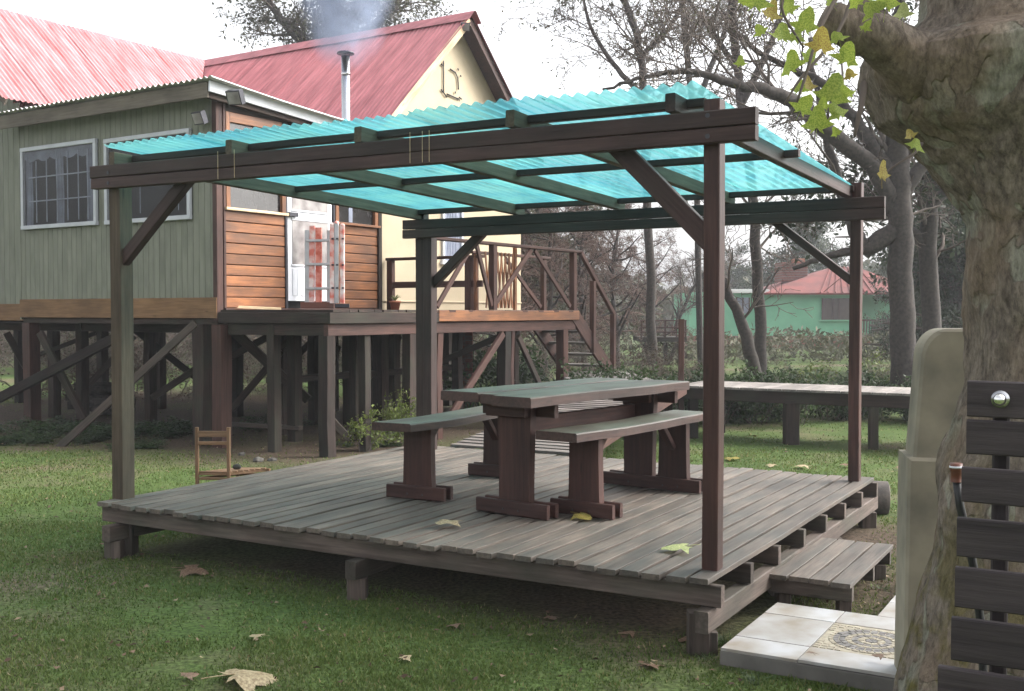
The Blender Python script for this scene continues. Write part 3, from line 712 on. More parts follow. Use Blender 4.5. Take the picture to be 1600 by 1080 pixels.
# ------------------------------------------------------------------ foreground plane tree
pt = thing('plane_tree', 'massive mottled plane tree trunk at the right edge with big lobed leaves', 'tree', (xof(1650, 3.75), 3.75, 0))
YT = 3.75
prof = [(1648, 1700, 300), (1645, 1300, 262), (1640, 1080, 232), (1652, 900, 208), (1668, 740, 192), (1690, 600, 172), (1695, 520, 173), (1690, 405, 166), (1684, 350, 166), (1668, 310, 178), (1652, 262, 188), (1632, 222, 206), (1614, 190, 230), (1602, 150, 240), (1598, 120, 250), (1598, 96, 250), (1600, 80, 236), (1604, 68, 205), (1608, 56, 176), (1612, 28, 158), (1615, -80, 156), (1610, -300, 150)]
def interp(prof, n):
    P = np.array(prof, float); t = np.linspace(0, len(P) - 1, n); return np.stack([np.interp(t, np.arange(len(P)), P[:, k]) for k in range(3)], 1)
def trunk_mesh():
    pr_ = interp(prof, 240); nA = 190; V = []
    for (px, py, r) in pr_:
        c = at(px, py, YT); c.y = YT; rad = r / F * YT * .985
        for k in range(nA):
            a = 2 * math.pi * k / nA
            d = Vector((math.cos(a), math.sin(a) * .85, 0)); p = c + d * rad
            q = Vector((p.x, p.y, p.z))
            nz = .045 * noise.noise(q * 3.2) + .020 * noise.noise(Vector((q.x * 9, q.y * 9, q.z * 4))) + .010 * noise.noise(Vector((q.x * 26, q.y * 26, q.z * 11)))
            rb = abs(noise.noise(Vector((q.x * 5, q.y * 5, q.z * 1.2 + 7)))); nz -= .02 * max(0, .25 - rb) * 4 * .5
            cl_ = noise.noise(Vector((q.x * 7, q.y * 7, q.z * 4.5 + 3))); nz += .006 if cl_ > .12 else 0; nz += .004 * noise.noise(Vector((q.x * 55, q.y * 55, q.z * 25)))
            V.append(p + d * nz)
    n = len(pr_); i = np.arange(n - 1)[:, None] * nA; k = np.arange(nA)[None, :]; k2 = (k + 1) % nA
    q = np.stack([i + k, i + k2, i + nA + k2, i + nA + k], -1).reshape(-1, 4)
    return np.array([tuple(v) for v in V]), q
V_, q = trunk_mesh()
meshobj('trunk', V_, q, M['plane'], pt, org=(0, 0, 0), smooth=True)
def limb(name, pts, parent, n=28, amp=.012, mat='plane', m=36):
    P = []
    for (px, py, Y, r) in pts: p = at(px, py, Y); P.append((p.x, p.y, p.z, r / F * Y))
    P = np.array(P); t = np.linspace(0, len(P) - 1, m); Q = np.stack([np.interp(t, np.arange(len(P)), P[:, k]) for k in range(4)], 1)
    for _ in range(2): Q[1:-1] = (Q[:-2] + Q[1:-1] * 2 + Q[2:]) / 4
    V = []; Fq = []; tube_np(Q[:, :3], Q[:, 3], n, V, Fq); V = V[0]
    c = np.repeat(Q[:, :3], n, axis=0); d = V - c; ln = np.linalg.norm(d, axis=1) + 1e-9
    off = np.array([amp * noise.noise(Vector(v) * 9) + amp * .5 * noise.noise(Vector(v) * 30) for v in V]); V = V + d / ln[:, None] * off[:, None]
    fs = [tuple(int(x) for x in f) for f in Fq[0]] + [tuple((m - 1) * n + k for k in range(n))]
    return meshobj(name, V, fs, M[mat], parent, org=(0, 0, 0), smooth=True)
limb('broken_limb', [(1560, 170, 3.8, 95), (1480, 130, 3.70, 80), (1425, 98, 3.60, 52), (1372, 60, 3.55, 35), (1325, 42, 3.55, 30), (1298, 32, 3.55, 27), (1285, 26, 3.55, 14)], pt, amp=.02)
limb('broken_limb', [(1440, 90, 3.6, 34), (1385, 50, 3.62, 26), (1350, 22, 3.62, 20), (1338, 8, 3.62, 12)], pt, amp=.016)
# upper limbs outside the frame
limb('limb', [(1560, -80, 3.75, 120), (1400, -300, 3.6, 110), (1250, -520, 3.4, 90), (1100, -800, 3.2, 50)], pt, amp=.03)
limb('limb', [(1630, -120, 3.8, 150), (1700, -350, 3.9, 130), (1800, -700, 4.0, 90), (1850, -1100, 4.0, 40)], pt, amp=.03)

# lobed plane leaf
def leaf_mesh(name, mat, size, curl, seed):
    r = random.Random(seed); pts = []
    lob = [(-90, .08), (-60, .30), (-48, .52), (-36, .34), (-14, .46), (4, .86), (14, .62), (30, .50), (44, .60), (60, .72), (76, .88), (90, 1.05)]
    full = lob + [(180 - a, b) for a, b in reversed(lob[:-1])]
    for a, b in full:
        b *= 1 + r.uniform(-.09, .09); pts.append((b * math.cos(R(a)), b * math.sin(R(a)) + .05))
    V = []; n = len(pts)
    def zf_(x, y): return curl * (abs(x) ** 1.6 * .9 + .35 * y * y * (1 if y > 0 else .4)) + .10 * noise.noise(Vector((x * 2.5, y * 2.5, seed))) - .05 * math.cos(x * 9)*.3
    V.append((0, 0, zf_(0, 0)))
    for s in (.33, .66, 1.0):
        for (x, y) in pts: V.append((x * s, y * s, zf_(x * s, y * s)))
    Fs = [(0, 1 + k, 1 + (k + 1) % n) for k in range(n)]
    for j in range(2):
        for k in range(n):
            a = 1 + j * n + k; b = 1 + j * n + (k + 1) % n; Fs.append((a, a + n, b + n, b))
    # stalk
    k0 = len(V)
    for i in range(5):
        t = i / 4
        for (dx, dz) in ((-.012, 0), (.012, 0), (0, .02)): V.append((dx + .08 * t * t, -.03 - .75 * t, zf_(0, 0) + dz - .05 * t))
    for i in range(4):
        for k in range(3): Fs.append((k0 + i * 3 + k, k0 + i * 3 + (k + 1) % 3, k0 + i * 3 + 3 + (k + 1) % 3, k0 + i * 3 + 3 + k))
    V = [(x * size, y * size, z * size) for x, y, z in V]
    return new_mesh(name, V, Fs, mat, smooth=True)
LM = {}
def leafmesh(kind, curl, seed):
    k = (kind, curl, seed)
    if k not in LM: LM[k] = leaf_mesh('leaf', M[kind], 1.0, curl, seed)
    return LM[k]
def put_leaf(name, kind, curl, seed, p, size, rot, parent=None):
    from mathutils import Euler
    o = D.objects.new(name, leafmesh(kind, curl, seed))
    Mx = Matrix.Translation(Vector(p)) @ Euler(rot).to_matrix().to_4x4() @ Matrix.Scale(size / 2.0, 4)
    return put(o, Mx, parent)

def crown():  # unseen leaf mass added in the sun's path to shade tiles and foreground
    rs = np.random.RandomState(9); n = 9000; d = rs.normal(0, 1, (n, 3)); d /= np.linalg.norm(d, axis=1)[:, None]; rr_ = rs.uniform(.45, 1, n)[:, None] ** .5
    P = d * rr_ * np.array([3.6, 2.3, 1.5]) + np.array([7.1, 5.2, 6.6])
    m_ = np.array([noise.noise(Vector(p_) * .9) for p_ in P]) > -.12; P = P[m_]
    o = put(D.objects.new('crown', leaves_mesh('crown', P, .30, 'crownleaf', rs, .8)), Matrix.Identity(4), pt); o['kind'] = 'stuff'
# twigs of the plane tree carrying leaves
tw = [[(1330, -40, 3.3, 4), (1280, 40, 3.2, 3.2), (1262, 110, 3.15, 2.6), (1245, 160, 3.15, 2)],
      [(1340, -30, 3.3, 4), (1310, 60, 3.25, 3), (1250, 120, 3.2, 2.4), (1225, 165, 3.2, 1.6)],
      [(1235, -40, 3.2, 3), (1215, 10, 3.2, 2.4), (1240, 50, 3.2, 2), (1256, 75, 3.2, 1.5)],
      [(1350, 130, 3.55, 6), (1347, 160, 3.5, 5), (1340, 190, 3.48, 4), (1335, 215, 3.48, 2)],
      [(1440, 225, 3.5, 3), (1432, 240, 3.4, 2), (1385, 265, 3.4, 1.6), (1376, 290, 3.4, 1.4)]]
for tpts in tw: limb('twig', tpts, pt, n=6, amp=.0, mat='twig', m=10)
lv = [(1180, 8, 62, 'lf_green'), (1203, 26, 48, 'lf_yellow'), (1160, 2, 40, 'lf_green'), (1232, 18, 46, 'lf_green'), (1258, 45, 60, 'lf_green'), (1222, 60, 52, 'lf_green'),
      (1242, 62, 40, 'lf_green'), (1283, 75, 62, 'lf_yellow'), (1262, 95, 44, 'lf_green'), (1157, 101, 26, 'lf_green'), (1235, 108, 66, 'lf_green'), (1322, 95, 60, 'lf_green'),
      (1310, 62, 40, 'lf_green'), (1262, 138, 40, 'lf_yellow'), (1248, 142, 36, 'lf_green'), (1298, 155, 74, 'lf_green'), (1252, 172, 50, 'lf_green'), (1276, 198, 64, 'lf_green'),
      (1312, 180, 46, 'lf_green'), (1325, 150, 36, 'lf_green'), (1287, 168, 30, 'lf_green'), (1430, 230, 40, 'lf_green'), (1424, 214, 26, 'lf_yellow'), (1378, 276, 46, 'lf_yellow'),
      (1365, 20, 50, 'lf_green'), (1385, 10, 60, 'lf_green'), (1410, 25, 40, 'lf_pale'), (1340, 6, 40, 'lf_green'), (1300, 5, 36, 'lf_green'), (1225, -5, 40, 'lf_green'), (1190, 52, 30, 'lf_green'),
      (1200, -12, 50, 'lf_green'), (1350, 45, 30, 'lf_green'), (1308, 210, 24, 'lf_green'), (1330, 120, 30, 'lf_yellow')]
for k, (px, py, s, kind) in enumerate(lv):
    Y = 3.2 + rg.uniform(-.15, .2); 
    if px > 1360: Y = 3.3
    p = at(px, py, Y)
    put_leaf('leaf', kind, rg.choice([.3, .45]), k % 4, p, s * 1.04 / F * Y, (R(90) + rg.uniform(-.5, .7), rg.uniform(-.6, .6), rg.uniform(-.7, .7) + R(180) * 0 if k % 3 else R(160) + rg.uniform(-.6, .6)), pt)
    # hang the leaves: most point downward
    o = pt.children[-1]

# ------------------------------------------------------------------ slatted gate
YG = 2.42
gt = thing('slatted_gate', 'charcoal horizontal-slat gate in front of the plane tree', 'gate', (xof(1540, YG), YG, 0), -R(30))
sl_ = [(595, 651, 1512), (656, 709, 1511), (730, 784, 1503), (808, 868, 1496), (884, 946, 1493), (964, 1030, 1487), (1040, 1108, 1466), (1118, 1185, 1466), (1196, 1262, 1466)]
for k, (y0, y1, x0) in enumerate(sl_):
    a = at(x0, y0, YG); b = at(x0, y1, YG); c = (a + b) / 2; h = a.z - b.z
    beam('slat', c, c + Vv * .75, .022, h, M['gate'], gt, seed=k, n=3, wob=.0015, c=.003)
gu = U * .03
for (px, w_) in ((1562, .035), (1640, .05)):
    p = at(px, 700, YG) + gu; beam('upright', Vector((p.x, p.y, -.02)), Vector((p.x, p.y, 1.49)), .03, w_, M['gate'], gt, up=Vv)
pb = at(1563, 624, YG - .05)
V_, Fc = ico(1, 3); V_ = V_ * np.array([.0135, .014, .0135]); V_ = V_ + np.array(pb - U * .014)
bh = meshobj('bolt_dome', V_, Fc, M['bolt'], gt, smooth=True)
tube_obj('washer', [pb + U * .0, pb + U * .004], [.019, .019], 24, M['metal'], gt)
hp = thing('garden_pipe', 'black upright hose with a brown pipe fitting on top beside the gate', 'pipe', (xof(1493, 2.6), 2.62, 0))
p0 = at(1493, 726, 2.62)
def hosept(px, py): return at(px, py, 2.62)
tube_obj('fitting', [hosept(1494, 724), hosept(1494, 736), hosept(1494, 736.5), hosept(1494, 752), hosept(1494, 753)], [.0145, .0145, .0128, .0128, .0135], 16, M['brownplastic'], hp)
tube_obj('ring', [hosept(1494, 728), hosept(1494, 731)], [.0155, .0155], 16, M['white'], hp)
tube_obj('hose', [hosept(1495, 752), hosept(1500, 790), hosept(1512, 840), hosept(1524, 900), hosept(1535, 1000), hosept(1545, 1400), hosept(1548, 1560)], [.010] * 7, 10, M['rubber'], hp)

# ------------------------------------------------------------------ main stilt house
C0 = Vector((-3.59, 13.3, 0)); Up = Vector((.541, .841, 0)); Wp = Vector((.841, -.541, 0))
HR = math.atan2(Wp.y, Wp.x)
def hs_(a, b, z=0): return C0 + Wp * a + Up * b + Z * z
def a_of(px, b=0):
    k = (px - 800) / F; o = C0 + Up * b; return (k * o.y - o.x) / (Wp.x - k * Wp.y)
def b_of(px, a=0):
    k = (px - 800) / F; o = C0 + Wp * a; return (k * o.y - o.x) / (Up.x - k * Up.y)
def z_of(px, py, Y): return at(px, py, Y).z
house = thing('stilt_house', 'stilt house with red iron roofs, green-grey cladding and cream gable', 'house', hs_(-2, 1.5), HR)
def hbox(name, a0, a1, b0, b1, z0, z1, mat, parent=None, **k):
    """axis-aligned box in the house frame; grain along the longest side"""
    parent = parent or house
    da, db, dz = a1 - a0, b1 - b0, z1 - z0; ca, cb, cz = (a0 + a1) / 2, (b0 + b1) / 2, (z0 + z1) / 2
    if dz >= da and dz >= db: return beam(name, hs_(ca, cb, z0), hs_(ca, cb, z1), abs(db), abs(da), mat, parent, up=Wp, **k)
    if da >= db: return beam(name, hs_(a0, cb, cz), hs_(a1, cb, cz), abs(db), abs(dz), mat, parent, **k)
    return beam(name, hs_(ca, b0, cz), hs_(ca, b1, cz), abs(da), abs(dz), mat, parent, **k)
EA = 3.95; EB = 3.06; ZW0, ZW1 = 1.83, 4.33
# inner dark shell and floor
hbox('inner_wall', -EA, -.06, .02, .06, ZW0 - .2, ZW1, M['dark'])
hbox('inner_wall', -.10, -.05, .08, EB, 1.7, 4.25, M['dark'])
hbox('floor', -EA, -.02, .06, EB + .5, 1.58, 1.68, M['stilt'])
# cladding boards on the front wall
nb = 38; wd = (EA + .02) / nb
for i in range(nb):
    a = -EA + i * wd
    hbox('cladding_board', a + .002, a + wd - .003, -.018 - rg.uniform(0, .003), .02, ZW0 + rg.uniform(-.003, .003), ZW1, M['clad'], c=.004)
hbox('band_board', -EA - .02, .03, -.04, .0, 1.575, 1.83, M['fascia'], n=4, wob=.002)
hbox('band_beam', -EA, .0, .0, .10, 1.50, 1.57, M['stilt'])
# main block front gable wall beyond the extension
nb2 = 30
for i in range(nb2):
    a = -EA - .03 - (i + 1) * .128; b_ = .07
    ztop = min(6.05, 4.35 + .95 * min(abs(a + 3.95), abs(a + 3.95 + 3.84)))
    hbox('cladding_board', a + .002, a + .125, b_, b_ + .03, 1.77, ztop, M['clad'], c=.004)
hbox('band_board', -EA - 3.9, -EA - .03, .04, .075, 1.53, 1.77, M['fascia'])
hbox('corner_post', -EA - .035, -EA + .005, -.03, .07, 1.55, 4.36, M['clad'])
# windows on the front wall
def window(px0, px1, yt, yb, yb2=None, style='curtain'):
    a0, a1 = a_of(px0), a_of(px1); Y = hs_(a0, 0).y; z1 = z_of(px0, yt, Y); z0 = z_of(px0, yb, Y)
    fw = .055; f = None
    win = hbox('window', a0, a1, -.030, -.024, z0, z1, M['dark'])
    P_ = win
    hbox('frame', a0, a1, -.075, -.03, z1 - fw, z1, M['winwhite'], P_); hbox('frame', a0, a1, -.075, -.03, z0, z0 + fw, M['winwhite'], P_)
    hbox('frame', a0, a0 + fw, -.074, -.03, z0 + fw, z1 - fw, M['winwhite'], P_); hbox('frame', a1 - fw, a1, -.074, -.03, z0 + fw, z1 - fw, M['winwhite'], P_)
    w_ = a1 - a0; h = z1 - z0
    if style == 'curtain':
        # bars
        for t in (.20, .34, .48, .62, .76, .88):
            hbox('bar', a0 + w_ * t, a0 + w_ * t + .018, -.055, -.045, z0 + .09, z1 - .2 if t < .5 else z1 - .12, M['bar'], P_)
        for t in (.33, .62):
            hbox('bar', a0 + w_ * .1, a1 - w_ * .08, -.052, -.044, z0 + h * t, z0 + h * t + .018, M['bar'], P_)
        # curtains: pleated strips
        for (t0, t1) in ((.05, .14), (.46, .56), (.86, .95)):
            n = 14; V = []
            for i in range(n + 1):
                t = i / n; a = a0 + w_ * (t0 + (t1 - t0) * t)
                for j in range(5):
                    zz = z0 + .06 + (h - .12) * j / 4; V.append(hs_(a + .01 * math.sin(j * 1.3), -.035 + .006 * math.sin(t * 20), zz))
            Fs = [(i * 5 + j, i * 5 + j + 1, (i + 1) * 5 + j + 1, (i + 1) * 5 + j) for i in range(n) for j in range(4)]
            meshobj('curtain', V, Fs, M['curtain'], P_, smooth=True)
        V = []; n = 24
        for i in range(n + 1):
            a = a0 + .06 + (w_ - .12) * i / n
            for zz in (z1 - .06, z1 - .16 - .05 * abs(math.sin(i * .7))): V.append(hs_(a, -.036 + .005 * math.sin(i * 1.9), zz))
        meshobj('valance', V, [(2 * i, 2 * i + 1, 2 * i + 3, 2 * i + 2) for i in range(n)], M['curtain'], P_)
    else:
        for t in (.26, .42, .86):
            hbox('bar', a0 + w_ * t, a0 + w_ * t + .010, -.055, -.045, z0 + .12, z0 + h * .62, M['bar'], P_)
    hbox('pane', a0 + fw, a1 - fw, -.066, -.062, z0 + fw, z1 - fw, M['glass'], P_, c=.0005)
window(42, 159, 233, 360); window(172, 305, 219, 352, style='b')
# roof over the extension: pale iron, corrugations along b
def ext_roof():
    for k in range(5):
        W = 4.55 / 5; a_s = -EA - .35 + k * W
        def fn(w_, l, a_s=a_s):
            a = a_s + w_; b_ = -.30 + l * 3.34
            z = 4.42 - .055 * (b_ + .3) - .04 * math.sin(l * 3.1) * (a / 4 + 1) + .012 * noise.noise(Vector((a * 2, b_, 0)))
            return hs_(a, b_, z), Z
        V_, q = corr_grid(fn, W + .03, .10, .014, 6, sub=6)
        o = meshobj('roof_sheet', V_, q, M['ironW'], house, smooth=True)
ext_roof()
hbox('fascia', -EA - .3, .12, -.24, -.21, 4.20, 4.385, M['greybrown'], n=5, wob=.004)
hbox('soffit', -EA - .25, .10, -.21, -.02, 4.28, 4.30, M['greybrown'])
beam('verge_board', hs_(.16, -.24, 4.33), hs_(.16, 3.0, 4.14), .025, .13, M['white'], house, n=3, wob=.003)
beam('under_board', hs_(.10, -.2, 4.24), hs_(.10, 3.0, 4.06), .05, .09, M['stilt'], house)
# brown wall facing the veranda (plane a = 0)
zt_w = lambda b: 4.25 - .055 * b
bl = dict(p0=b_of(349), w1=b_of(440), d0=b_of(448), d1=b_of(518), e0=b_of(524), e1=b_of(591))
hbox('corner_post', -.04, .035, -.03, .07, 1.55, 4.3, M['rail']); hbox('corner_post', -.02, .045, .075, .115, 1.70, 4.25, M['rail'])
z_s1 = 2.90; z_s2 = 2.86
for (b0_, b1_, zs, nm) in ((.12, bl['d0'] - .04, z_s1, 'l'), (bl['d1'] + .05, EB - .06, z_s2, 'r')):
    n = 9; hh = (zs - 1.70) / n
    for i in range(n):
        hbox('plank', -.03, .02 + .004 * rg.random(), b0_, b1_, 1.70 + i * hh + .005, 1.70 + (i + 1) * hh - .003, M['orange'], c=.008)
    hbox('sill', -.02, .075, b0_ - .02, b1_ + .02, zs, zs + .035, M['pine'] if nm == 'l' else M['orange'])
    hbox('window_post', -.02, .045, b0_, b0_ + .07, zs + .035, 4.1, M['orange']); hbox('window_post', -.02, .045, b1_ - .07, b1_, zs + .035, 4.08, M['orange'])
    hbox('window_head', -.02, .043, b0_ + .07, b1_ - .07, 3.98, 4.10, M['orange'])
    hbox('pane', -.005, .0, b0_ + .07, b1_ - .07, zs + .035, 3.98, M['darkglass'], c=.0005)
hbox('curtain', .001, .008, bl['e0'] + .28, bl['e0'] + .36, z_s2 + .05, 3.9, M['curtain'])
hbox('wall_head', -.04, .03, .12, EB, 4.10, 4.20, M['stilt']); hbox('base_board', -.03, .05, .1, EB, 1.60, 1.70, M['rail'])
hbox('corner_post', -.03, .05, EB - .055, EB + .02, 1.6, 4.15, M['stilt'])
# white door
dr = hbox('door', -.02, .02, bl['d0'], bl['d1'], 1.80, 3.86, M['white']); d0, d1 = bl['d0'], bl['d1']
hbox('door_post', -.03, .04, d0 - .05, d0 - .005, 1.7, 4.1, M['dkmetal']); hbox('door_post', -.03, .04, d1 + .005, d1 + .045, 1.7, 4.1, M['dkmetal'])
hbox('pane', .021, .026, d0 + .09, d1 - .09, 3.0, 3.76, M['frost'], dr); hbox('pane', .021, .026, d0 + .09, d1 - .09, 2.28, 2.86, M['frost'], dr)
for (z0, z1) in ((2.86, 2.885), (2.975, 3.0), (2.255, 2.28), (3.76, 3.785)): hbox('glazing_bead', .021, .034, d0 + .07, d1 - .07, z0, z1, M['white'], dr)
for k in range(7):
    hbox('panel_strip', .021, .029, d0 + .09 + k * .085, d0 + .09 + k * .085 + .078, 1.87, 2.22, M['white'], dr)
hbox('handle', .022, .07, d0 + .0, d0 + .16, 2.90, 2.955, M['dkmetal'], dr)
# cream gable wing (a = 0 plane, b from EB to EB+3.84)
G0, G1 = EB + .02, EB + 3.86; GM = (G0 + G1) / 2; ZE, ZR = 4.47, 6.28
V_ = [hs_(0, G0, 1.6), hs_(0, G1, 1.6), hs_(0, G1, ZE), hs_(0, GM, ZR), hs_(0, G0, ZE)]; V_ += [v - Wp * .12 for v in V_]
Fs = [(0, 1, 2, 3, 4), (9, 8, 7, 6, 5)] + [(k, k + 5, (k + 1) % 5 + 5, (k + 1) % 5) for k in range(5)]
meshobj('gable_wall', V_, Fs, M['yellow'], house)
hbox('side_wall', -5.8, -.12, G0, G0 + .1, 1.6, ZE, M['greybrown'])
hbox('side_wall', -5.8, -.12, G1 - .1, G1, 1.6, ZE, M['yellow'])
hbox('side_wall', -EA - .05, -EA + .05, .11, G0, 1.6, 4.47, M['plaster'])
hbox('base_moulding', .0, .02, G0 + .03, G1, 1.80, 1.825, M['yellow']); hbox('band_board', -.01, .025, G0, G1, 1.42, 1.62, M['fascia'])
# small window low in the cream wall
wz0, wz1 = 2.45, 3.3; wb0, wb1 = b_of(690), b_of(716)
wn = hbox('window', -.01, .012, wb0, wb1 + .1, wz0, wz1, M['curtain'])
for b_ in (wb0, wb1 + .05): hbox('frame', .0, .04, b_, b_ + .05, wz0, wz1, M['white'], wn)
for z_ in (wz0 - .05, wz1): hbox('frame', .0, .05, wb0 - .03, wb1 + .13, z_, z_ + .06, M['white'], wn)
for k in range(5): hbox('bar', .02, .03, wb0 + .08 + k * .07, wb0 + .09 + k * .07, wz0, wz1, M['bar'], wn)
# iron vent sign on the gable: broken wrought outline
gp = hs_(.03, 0, 0)
orn = thing('gable_ornament', 'broken wrought-iron outline ornament on the cream gable', 'ornament', hs_(.02, b_of(705), 5.1), HR)
def gpt(px, py):
    b_ = b_of(px, .02); Y = hs_(.02, b_).y; return hs_(.02, b_, z_of(px, py, Y))
for ln in ([(690, 100), (694, 103), (694, 145), (699, 152)], [(690, 140), (694, 145)], [(694, 95), (694, 103)], [(704, 108), (712, 113), (716, 122), (717, 140)], [(699, 147), (718, 155), (718, 160)], [(716, 107), (717, 110)], [(712, 143), (712, 146)], [(718, 152), (722, 155)], [(720, 118), (721, 120)]):
    pts = [gpt(*p) for p in ln]; tube_obj('iron_bar', pts, [.011] * len(pts), 6, M['dkmetal'], orn)
# red roofs
SL = (ZR - ZE) / (GM - G0)
RA, RB = -EA + .07 - 1.92, GM      # roof corner R in (a, b)
def slope_fn(kind, s_start, over=.28):
    RUN = 1.92 + over
    if kind == 'A':   # positions along +a from R, runs down towards -b
        def fn(w_, l):
            s = s_start + w_; r = min(s, RUN) * l; return hs_(RA + s, RB - r, ZR + .06 - SL * r * (1 - .02 * math.sin(l * 3))), (Z * .72 - Up * .69)
    elif kind == 'A2':
        def fn(w_, l):
            s = s_start + w_; r = RUN * l; return hs_(RA + s, RB + r, ZR + .06 - SL * r), (Z * .72 + Up * .69)
    elif kind == 'B':  # positions along -b from R, runs down towards +a
        def fn(w_, l):
            s = s_start + w_; r = min(s, 2.0) * l; return hs_(RA + r, RB - s, ZR + .10 - SL * .95 * r), (Z * .72 + Wp * .69)
    else:
        def fn(w_, l):
            s = s_start + w_; r = RUN * l; return hs_(RA - r, RB - s, ZR + .06 - SL * r), (Z * .72 - Wp * .69)
    return fn
def roof(kind, L0, L1, mat):
    n = max(1, round((L1 - L0) / .8)); W = (L1 - L0) / n
    for k in range(n):
        V_, q = corr_grid(slope_fn(kind, L0 + k * W), W + .02, .085, .013, 8, sub=6)
        V_[:, 2] += .004 * (k % 2)
        c = V_.mean(axis=0)
        fn = slope_fn(kind, L0 + k * W)
        x = (fn(.1, 1)[0] - fn(.1, 0)[0]); x = x.normalized() if x.length > 1e-4 else Vector((0, 0, -1)); y = Z.cross(x).normalized(); z = x.cross(y)
        Mx = Matrix((x, y, z)).transposed().to_4x4(); Mx.translation = Vector(c)
        iv = np.array(Mx.inverted()); Vl = V_ @ iv[:3, :3].T + iv[:3, 3]
        put(D.objects.new('roof_sheet', new_mesh('roof_sheet', Vl, q, M[mat], smooth=True)), Mx, house)
LA = -RA + .30
roof('A', .02, LA, 'ironA'); roof('A2', -1.9, LA, 'ironA'); roof('B', .02, RB + .35, 'ironB'); roof('B2', -1.9, RB + .35, 'ironB')
# ridge caps
def ridgecap(p0, p1, side, nm):
    n = 7; V = []
    for t in (0, 1):
        c = p0.lerp(p1, t)
        for (s, dz) in ((-.17, -.155), (-.02, .01), (.02, .01), (.17, -.155)): V.append(c + side * s + Z * dz)
    meshobj('ridge_cap', V, [(0, 1, 5, 4), (1, 2, 6, 5), (2, 3, 7, 6)], M['ironA'], house)
nc = 4
for k in range(nc):
    a0 = RA + (-RA + .34) * k / nc; a1 = RA + (-RA + .34) * (k + 1) / nc + .03
    ridgecap(hs_(a0, RB, ZR + .09 + .006 * (k % 2)), hs_(a1, RB, ZR + .09 + .006 * (k % 2)), Up, 'A')
for k in range(4):
    b0_ = RB - (RB + .38) * k / 4; b1_ = RB - (RB + .38) * (k + 1) / 4
    ridgecap(hs_(RA, b0_, ZR + .085 + .006 * (k % 2)), hs_(RA, b1_, ZR + .085 + .006 * (k % 2)), Wp, 'B')
# verge boards of the cream gable
for s in (-1, 1):
    e = 2.2
    beam('verge_board', hs_(.26, GM + s * e, ZR - SL * e - .03), hs_(.26, GM + s * .01, ZR - .03), .03, .13, M['pine'] if s < 0 else M['rail'], house, up=(0, 0, 1))
    V_ = [hs_(.0, GM + s * e, ZR - SL * e + .01), hs_(.25, GM + s * e, ZR - SL * e + .01), hs_(.25, GM, ZR + .01), hs_(0, GM, ZR + .01)]; V_ += [v - Z * .02 for v in V_]
    meshobj('soffit', V_, [(0, 1, 2, 3), (7, 6, 5, 4), (0, 4, 5, 1), (1, 5, 6, 2), (2, 6, 7, 3), (3, 7, 4, 0)], M['rail'], house)
# main block verge towards the camera
for s in (1,):
    beam('verge_board', hs_(RA + s * 1.95, -.28, ZR - SL * .95 * 1.95 + .02), hs_(RA, -.28, ZR - .03), .03, .12, M['greybrown'], house)
    beam('verge_board', hs_(RA - s * 2.2, -.28, ZR - SL * 2.2 - .03), hs_(RA, -.28, ZR - .03), .03, .12, M['greybrown'], house)
# flue
fb = b_of(542, -.15); fl = hs_(-.15, fb)
ztop = z_of(542, 88, fl.y)
fp = tube_obj('flue_pipe', [fl + Z * 1.8, fl + Z * 3.9, fl + Z * ztop], [.062] * 3, 20, M['metal'], house)
for z_ in (4.25, 5.0): tube_obj('collar', [fl + Z * z_, fl + Z * (z_ + .03)], [.068] * 2, 20, M['metal'], fp)
tube_obj('cowl', [fl + Z * (ztop + .03), fl + Z * (ztop + .055), fl + Z * (ztop + .07)], [.125, .115, .03], 20, M['dkmetal'], fp)
for k in range(3):
    a = k * 2.09; p = fl + Vector((math.cos(a) * .055, math.sin(a) * .055, ztop - .03)); beam('cowl_strut', p, p + Z * .07, .008, .008, M['dkmetal'], fp)

# stilts under house and veranda
def stilt(a, b, w_, ztop=1.5, d=None, lean=0, parent=None, mat='stilt'):
    p = hs_(a, b); return beam('stilt', p - Z * .1 + Wp * lean, p + Z * ztop, w_, d or w_, M[mat], parent or house, up=Wp, n=3, wob=.01, seed=int(rg.random() * 5))
def apx(px, b): return a_of(px, b)
for (px, b, w_) in ((49, .05, .17), (190, .05, .15), (318, .05, .20), (346, -.02, .17)): stilt(apx(px, b), b, w_, mat='rail' if px in (49, 346) else 'stilt')
for (px, b, w_) in ((84, 1.3, .14), (128, .5, .13), (234, 1.2, .13), (322, 1.3, .22), (442, 1.4, .15), (460, 1.0, .14), (-30, 1.0, .15), (-100, .1, .16), (30, 2.6, .14), (370, 2.8, .14), (250, 3.2, .14), (160, 3.2, .15),
                    (490, 2.6, .13), (545, 2.9, .14), (595, 3.1, .17), (560, 2.0, .13), (615, 3.6, .15), (640, 4.6, .16), (520, 4.5, .14), (430, 4.8, .15), (580, 5.2, .15), (700, 6.4, .16), (660, 5.4, .15)):
    stilt(apx(px, b), b, w_)
for (b, z_) in ((.5, 1.5), (1.5, 1.5), (2.9, 1.5), (4.6, 1.5)): hbox('floor_beam', -7.5, .0, b - .05, b + .05, 1.38, 1.5, M['stilt'])
for a in (-.1, -2.0, -3.9, -5.8): hbox('floor_beam', a - .05, a + .05, .02, 6.8, 1.50, 1.58, M['stilt'])
def ubrace(x0, y0, x1, y1, Y0, Y1, w_=.09, mat='stilt', parent=None):
    beam('brace', at(x0, y0, Y0), at(x1, y1, Y1), w_ * .6, w_, M[mat], parent or house, n=2, wob=.006)
ubrace(-20, 632, 180, 528, 15.3, 14.6, .13); ubrace(62, 520, 132, 655, 15.2, 15.0, .10); ubrace(92, 700, 305, 505, 13.4, 13.3, .09, 'deckside')
